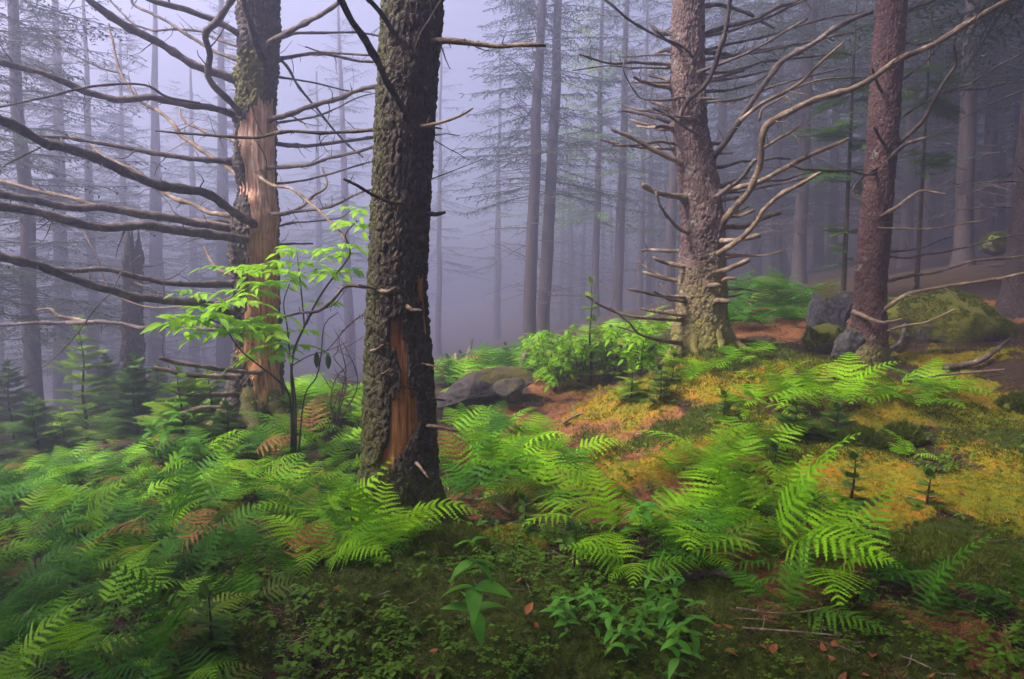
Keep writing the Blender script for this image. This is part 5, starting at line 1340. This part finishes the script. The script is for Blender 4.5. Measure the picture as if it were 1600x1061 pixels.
# pale twiggy dead shrub beside it
dz = gpt(552, 735)
ds = MB(); r_ = np.random.default_rng(4)
for pts in ([(1400, 900), (1410, 760), (1440, 640), (1400, 540), (1440, 460), (1500, 420)], [(1400, 900), (1430, 700), (1420, 620), (1460, 540), (1500, 520)], [(1395, 900), (1380, 780), (1400, 680), (1460, 600)], [(1410, 890), (1480, 700), (1440, 560), (1390, 500)]):
    C = catmull([at(*zp(4, x, y), float(dz[1])) + r_.normal(size=3) * .02 for x, y in pts], .04); rd = np.linspace(.006, .002, len(C)); ds.tube(C, rd, 5); add_twigs(ds, C, rd, 9, .1, .3, r_, .7)
C0 = np.vstack(ds.V); dz[:2] = C0[np.argmin(C0[:, 2])][:2]; dz[2] = gz(dz[0], dz[1])
tag(obj('dead_shrub', ds.mesh('dead_shrub', True, dz), M['branch_tan'], None, tuple(dz)), 'pale leafless twiggy shrub between the leafy sapling and the thick trunk', 'shrub')

# leafy shrubs between the rocks and the knobbly spruce
CLS = []
for m_ in CL:
    c_ = m_.copy(); c_.materials.clear(); c_.materials.append(M['fern']); CLS.append(c_)
def shrub(px, py, hp, label, n=7):
    p = gpt(px, py); h = hp * depth_scale(p); root = thing('leafy_shrub', label, 'shrub', tuple(p), 'leafy shrubs left of the knobbly spruce')
    for k in range(n):
        a = k * 2.4 + rng.normal() * .3; sp_r = rng.uniform(.15, .6) * h; hh = h * rng.uniform(.55, 1.0)
        C = catmull([np.array([0, 0, -.03]), np.array([math.cos(a) * sp_r * .3, math.sin(a) * sp_r * .3, hh * .5]), np.array([math.cos(a) * sp_r, math.sin(a) * sp_r, hh])], .05)
        mb = MB(); mb.tube(C, np.linspace(.006, .003, len(C)), 5); st = obj('stem', mb.mesh('stem'), M['stem_brown'], root)
        for f, nl in ((.55, 2), (.78, 3), (1.0, 4)):
            q = C[min(len(C) - 1, int(f * (len(C) - 1)))]
            for j in range(nl): obj('leaf', CLS[int(rng.integers(0, 4))], None, st, tuple(q), (rng.normal() * .3, rng.normal() * .3, rng.uniform(0, 6.28)), rng.uniform(.14, .24))
for i, (px, py, hp) in enumerate([(868, 612, 84), (905, 604, 92), (948, 598, 70), (1000, 588, 78), (850, 585, 70)]):
    shrub(px, py, hp, 'leafy green shrub left of the knobbly spruce, %s from left' % ORD[sorted([868, 905, 948, 1000, 850]).index(px)])

# ------------------------------------------------------------------ broadleaf herbs
def simple_leaf(seed, w=.36):
    rng = np.random.default_rng(seed); mb = MB()
    leaf_blade(mb, np.zeros(3), np.array([1.0, 0, .25]), 1.0, w, np.array([rng.normal() * .2, rng.normal() * .1, 1.0]), rng.uniform(.2, .5), rng.uniform(.25, .6), 9)
    return mb.mesh('leaf', True)
HL = [simple_leaf(400 + k, w) for k, w in enumerate((.36, .40, .32, .44))]
for m_ in HL: m_.materials.append(M['leaf_herb'])
def herb(p, h, label, levels, L, group=None, lean=(0, 0), name='leafy_herb'):
    root = thing(name, label, 'herb', tuple(p), group)
    mb = MB(); zz = np.linspace(-.02, h, 12); C = np.stack([lean[0] * zz ** 1.5, lean[1] * zz ** 1.5, zz], -1); mb.tube(C, np.linspace(.0045, .002, 12), 6); obj('stem', mb.mesh('stem'), M['clover'], root)
    a = rng.uniform(0, 6.28)
    for f, n, s in levels:
        z = h * f; a += rng.uniform(.7, 1.6)
        for k in range(n):
            obj('leaf', HL[int(rng.integers(0, 4))], None, root, (lean[0] * z ** 1.5, lean[1] * z ** 1.5, z), (rng.normal() * .2, rng.normal() * .25 - .05, a + k * 2 * math.pi / n + rng.normal() * .2), L * s * rng.uniform(.85, 1.1))
p = gpt(748, 1075); herb(p, 245 * depth_scale(p), 'tall herb with big drooping pointed leaves in the centre foreground', [(.52, 4, 1.0), (.68, 4, 1.1), (.85, 4, .9), (.98, 4, .55)], .104, lean=(-.06, 0))
p = gpt(1000, 880); herb(p, 90 * depth_scale(p), 'single leafy herb at the left front of the foreground ferns', [(.6, 3, .8), (.85, 3, 1), (1, 3, .7)], .13)
for i, (px, py, hp) in enumerate([(885, 1010, 70), (930, 1000, 80), (960, 1040, 95), (1000, 1030, 80), (1040, 1045, 110), (1080, 1060, 120), (1010, 985, 80), (1050, 1000, 90), (870, 985, 50), (980, 1070, 90), (920, 965, 40), (1060, 1090, 110)]):
    p = gpt(px, py); herb(p, hp * depth_scale(p), 'leafy herb of the bottom patch right of centre, %s from left' % ORD[sorted([885, 930, 960, 1000, 1040, 1080, 1010, 1050, 870, 980, 920, 1060]).index(px)], [(.3, 2, .7), (.55, 3, 1), (.8, 3, 1), (1, 4, .7)], .062, 'leafy herbs of the bottom patch', (rng.normal() * .1, rng.normal() * .1))
for i, (px, py, hp) in enumerate([(265, 700, 60), (285, 690, 80), (240, 705, 60), (300, 720, 55)]):
    p = gpt(px, py + 20); herb(p, hp * depth_scale(p), 'broad-leaved plant on the far rim of the left fern bed, %s from left' % ORD[sorted([265, 285, 240, 300]).index(px)], [(.5, 3, .8), (.8, 4, 1), (1, 4, .8)], .13, 'broad-leaved plants on the fern bed rim')

# ------------------------------------------------------------------ fallen sticks
def stick(label, pts, th, mat='branch_grey', lift=.02, twigs=2, name='fallen_branch', tip=.5, Y=None):
    P = []
    for i, q in enumerate(pts):
        p = gpt(q[0], q[1]); up = q[2] if len(q) > 2 else lift
        P.append(np.array([p[0], p[1], p[2] + up]))
    sc_ = depth_scale(P[0]); C = catmull(P, .03); r0 = th / 2 * sc_; t_ = np.linspace(0, 1, len(C))
    rr = np.random.default_rng(int(pts[0][0])); rad = r0 * (1 - (1 - tip) * t_) * (1 + .15 * fbm(np.stack([t_ * 9, 0 * t_ + pts[0][0], 0 * t_], -1), 3, 2))
    mb = MB(); mb.tube(C, rad, 9); add_twigs(mb, C, rad, twigs, .05, .25, rr); add_twigs(mb, C, rad, 5, .01, .03, rr)
    o = P[0]; return tag(obj(name, mb.mesh(name, True, o), M[mat], None, tuple(o)), label, 'branch')
stick('dark fallen branch on the slope right of the reddish spruce', [(1475, 590), (1530, 575), (1578, 552, .12)], 11, 'branch_dark', .06, 4)
stick('thin pale stick lying across the golden slope at right', [(1410, 606), (1475, 598), (1570, 592)], 6, 'branch_tan', .05, 3)
stick('crooked stick at the right foot of the reddish spruce', [(1372, 560), (1402, 552), (1412, 530, .1), (1416, 515, .2)], 8, 'branch_grey', .06, 2)
stick('stick lying beside the base of the thick mossy trunk', [(668, 828), (705, 812), (745, 796)], 9, 'branch_tan', .03, 2)
stick('short stick lying right of the thick trunk base', [(715, 788), (750, 786), (780, 780)], 6, 'branch_tan', .03, 3)
stick('short broken stick pointing down right of the trunk base', [(778, 795), (790, 805), (798, 812)], 7, 'branch_tan', .03, 0)
stick('dark fallen log under the foreground ferns at right', [(1030, 925), (1090, 918), (1165, 912)], 20, 'branch_dark', .03, 1, 'fallen_log', .8)
stick('thin dry sticks in the dark lower right litter, upper one', [(1150, 965), (1230, 972), (1320, 968)], 4, 'branch_tan', .03, 3)
stick('thin dry stick in the dark lower right litter, lower one', [(1160, 1000), (1250, 1008), (1310, 1002)], 4, 'branch_tan', .03, 3)
stick('pale stick standing up behind the long grey rock', [(812, 592), (820, 575, .15), (845, 560, .28)], 10, 'branch_tan', .05, 3)
stick('forked dead stub sticking up behind the long grey rock', [(738, 600), (730, 585, .15), (738, 560, .32)], 12, 'branch_grey', .05, 5)
stick('broken stick stub left of the forked stub behind the rock', [(722, 600), (715, 590, .1), (712, 575, .2)], 14, 'branch_tan', .05, 3)
stick('long thin stick in the fern bed at left', [(285, 700), (320, 692), (352, 690)], 9, 'branch_tan', .25, 1)
stick('stick among pale litter left of the golden path', [(880, 668), (905, 655), (935, 650)], 5, 'branch_tan', .03, 2)

# ------------------------------------------------------------------ ground cover: moss, needles, clover, fallen leaves
def cover_points(n, seed, y0=1.6, y1=8.5, margin=150):
    r = np.random.default_rng(seed); y = y0 * (y1 / y0) ** r.random(n)
    u = r.uniform(-margin, 1600 + margin, n); x = (u - 800) / FPX * y
    return x, y, r
def blades(n, seed, mask, h0, h1, w, name, label, mat, lean=.5, ridge=0.0):
    x, y, r = cover_points(n * 4, seed)
    lit, gold, grn = ground_masks(x, y); m = {'gold': gold, 'green': grn, 'litter': lit}[mask]
    pk = np.where(r.random(len(x)) < m)[0][:n]; x, y = x[pk], y[pk]; k = len(x)
    soft = sstep(0.2, 0.9, np.maximum(gold[pk], grn[pk]))
    z = ground_z(x, y) + moss_lift(x, y, soft) - .003
    a = r.uniform(0, 6.28, k); h = r.uniform(h0, h1, k) * np.clip(y / 3, .8, 2); ww = w * np.clip(y / 3, .8, 2.4)
    P = np.stack([x, y, z], -1); S = np.stack([np.cos(a), np.sin(a), 0 * a], -1) * ww[:, None]
    T = P + np.stack([r.normal(size=k) * lean * h, r.normal(size=k) * lean * h, h], -1)
    V = np.stack([P - S, P + S, T], 1).reshape(-1, 3); F = np.arange(3 * k).reshape(-1, 3)
    tag(obj(name, mesh_from(name, V, [F], False), M[mat]), label, kind='stuff')
blades(150000, 1, 'gold', .004, .012, .0035, 'golden_moss', 'golden moss shoots covering the slope', 'moss_y')
blades(150000, 2, 'green', .004, .018, .0035, 'green_moss', 'dark green moss shoots on the forest floor', 'moss_g')
# dry needles and bits lying flat
x, y, r = cover_points(60000, 9); k = len(x); lit, gold, grn = ground_masks(x, y)
pk = r.random(k) < (.25 + .75 * lit) * (1 - .6 * gold); x, y = x[pk], y[pk]; k = len(x); a = r.uniform(0, 6.28, k); l = r.uniform(.008, .03, k) * np.clip(y / 3, .8, 2)
P = np.stack([x, y, ground_z(x, y) + .008], -1); D = np.stack([np.cos(a), np.sin(a), r.normal(size=k) * .25], -1) * l[:, None]; S = np.stack([-np.sin(a), np.cos(a), 0 * a], -1) * .0016 * np.clip(y / 3, .8, 2.4)[:, None]
V = np.stack([P - D - S, P - D + S, P + D + S, P + D - S], 1).reshape(-1, 3)
tag(obj('needle_litter', mesh_from('needle_litter', V, [np.arange(4 * k).reshape(-1, 4)], False), M['dry_needle']), 'dry brown needles strewn over the forest floor', kind='stuff')
# clover-like ground cover
def clover(n, seed, poly, box, name, label):
    r = np.random.default_rng(seed); mb = MB()
    x = r.uniform(box[0], box[1], n * 6); y = r.uniform(box[2], box[3], n * 6); z = ground_z(x, y)
    u, v, d = project(np.stack([x, y, z], -1)); cl = fbm(np.stack([x * 4, y * 4, 0 * x], -1), 3, 71)
    ok = np.where(in_poly(u, v, poly) & (cl > -.05))[0][:n]
    for i in ok:
        hh = r.uniform(.01, .05); o = np.array([x[i], y[i], z[i]]); t_ = o + np.array([r.normal() * .01, r.normal() * .01, hh]); s = r.uniform(.005, .017); a = r.uniform(0, 6.28)
        V = [o - [.0006, 0, 0], o + [.0006, 0, 0], t_]; F3 = [(0, 1, 2)]; F4 = []
        for q in range(3):
            b = a + q * 2.094; D = np.array([math.cos(b), math.sin(b), r.uniform(-.2, .15)]); S = np.array([-D[1], D[0], 0])
            j = len(V); V += [t_, t_ + D * s * .7 + S * s * .5, t_ + D * s, t_ + D * s * .7 - S * s * .5]; F4.append((j, j + 1, j + 2, j + 3))
        mb.add(np.array(V), np.array(F3), np.array(F4))
    tag(obj(name, mb.mesh(name, False), M['clover']), label, kind='stuff')
clover(3200, 3, [(280, 1200), (290, 860), (430, 830), (560, 880), (760, 840), (900, 830), (960, 900), (1100, 960), (1100, 1200)], (-1.8, .8, 1.6, 3.4), 'clover_cover', 'low clover-like leaves covering the centre foreground')
clover(900, 4, [(1100, 1200), (1100, 940), (1500, 930), (1800, 960), (1800, 1200)], (.3, 2.6, 1.6, 3.0), 'seedling_cover', 'sparse small green leaves in the dark lower right')
clover(1500, 5, [(880, 720), (900, 600), (1250, 560), (1650, 600), (1650, 880), (1380, 860), (1200, 720)], (.2, 5.5, 2.6, 7), 'sprout_cover', 'scattered small sprouts on the golden moss')
# mixed low leaves and twigs on the floor
mb = MB(); r = np.random.default_rng(21); x, y, _r = cover_points(8000, 22, 1.6, 4.6); zz = ground_z(x, y); cl = fbm(np.stack([x * 2.5, y * 2.5, 0 * x], -1), 3, 91)
lit, gold, grn = ground_masks(x, y)
for i in np.where((cl > .0) & (r.random(len(x)) < .7 - .4 * gold))[0]:
    o = np.array([x[i], y[i], zz[i] + .01]); hh = r.uniform(.01, .07); top = o + np.array([r.normal() * .01, r.normal() * .01, hh]); a0 = r.uniform(0, 6.28); l = r.uniform(.012, .04); wd = r.uniform(.3, .75)
    mb.tube(np.array([o, (o + top) / 2, top]), np.array([.001, .001, .0008]), 3, False)
    for q in range(int(r.integers(2, 6))):
        a = a0 + q * 1.5 + r.normal() * .3
        leaf_blade(mb, top - np.array([0, 0, hh * .12 * q]), np.array([math.cos(a), math.sin(a), r.uniform(-.1, .5)]), l * r.uniform(.6, 1.1), l * wd, np.array([r.normal() * .2, r.normal() * .2, 1.0]), .3, .4, 3)
tag(obj('low_plants', mb.mesh('low_plants'), M['clover']), 'mixed small leafy plants carpeting the forest floor', kind='stuff')
mb = MB(); x, y, _r = cover_points(420, 23, 1.6, 6.5); zz = ground_z(x, y)
for i in range(len(x)):
    a = r.uniform(0, 6.28); l = r.uniform(.04, .22); o = np.array([x[i], y[i], zz[i] + .02]); d = np.array([math.cos(a), math.sin(a), r.uniform(-.05, .15)])
    t_ = np.linspace(-.5, .5, 6); C = o + d * (l * t_)[:, None] + r.normal(size=(6, 3)) * l * .03; mb.tube(C, np.linspace(.0035, .0015, 6) * r.uniform(.5, 1.3), 5)
tag(obj('twig_litter', mb.mesh('twig_litter'), M['branch_tan']), 'small dry twigs strewn over the forest floor', kind='stuff')
# fallen leaves
def dead_leaf(seed):
    rng_ = np.random.default_rng(seed); mb = MB(); leaf_blade(mb, np.zeros(3), np.array([1.0, 0, .1]), 1.0, rng_.uniform(.45, .7), np.array([rng_.normal() * .4, rng_.normal() * .3, 1.0]), rng_.uniform(-.5, .8), rng_.uniform(-.5, .4), 6); return mb
mb = MB(); r = np.random.default_rng(12); DL = [dead_leaf(k) for k in range(6)]
x, y, _r = cover_points(2600, 14); lit, gold, grn = ground_masks(x, y); ok = np.where(r.random(len(x)) < .22 + .5 * lit)[0]
zz = ground_z(x, y)
for i in ok:
    d_ = DL[int(r.integers(0, 6))]; V = np.vstack(d_.V) * r.uniform(.018, .05); a = r.uniform(0, 6.28); c, s = math.cos(a), math.sin(a)
    V = np.stack([V[:, 0] * c - V[:, 1] * s, V[:, 0] * s + V[:, 1] * c, V[:, 2] + r.uniform(-.2, .2) * V[:, 0]], -1) + np.array([x[i], y[i], zz[i] + .018]); mb.add(V, np.vstack(d_.F[4]))
tag(obj('leaf_litter', mb.mesh('leaf_litter'), M['dead_leaf']), 'rusty fallen leaves scattered over the forest floor', kind='stuff')
DLM = [d_.mesh('fallen_leaf') for d_ in DL]
for m_ in DLM: m_.materials.append(M['dead_leaf'])
for i, (px, py, s, lab) in enumerate([(731, 852, .075, 'rusty curled leaf lying on the moss cushion'), (822, 976, .05, 'orange fallen leaf in the centre foreground'), (1520, 860, .07, 'rusty fallen leaf on the dark moss hummock at right'), (1462, 937, .06, 'red fallen leaf in the lower right shade'), (1145, 1035, .07, 'rusty fallen leaf at the bottom edge right of the herbs'), (808, 922, .05, 'pinkish fallen leaf below the tall herb'), (203, 868, .09, 'orange withered leaf caught in the left ferns')]):
    p = gpt(px, py); tag(obj('fallen_leaf', DLM[i % 6], None, None, (p[0], p[1], p[2] + (.03 if i not in (0, 6) else .12)), (.2, -.2, i * 1.1), s), lab, 'leaf')
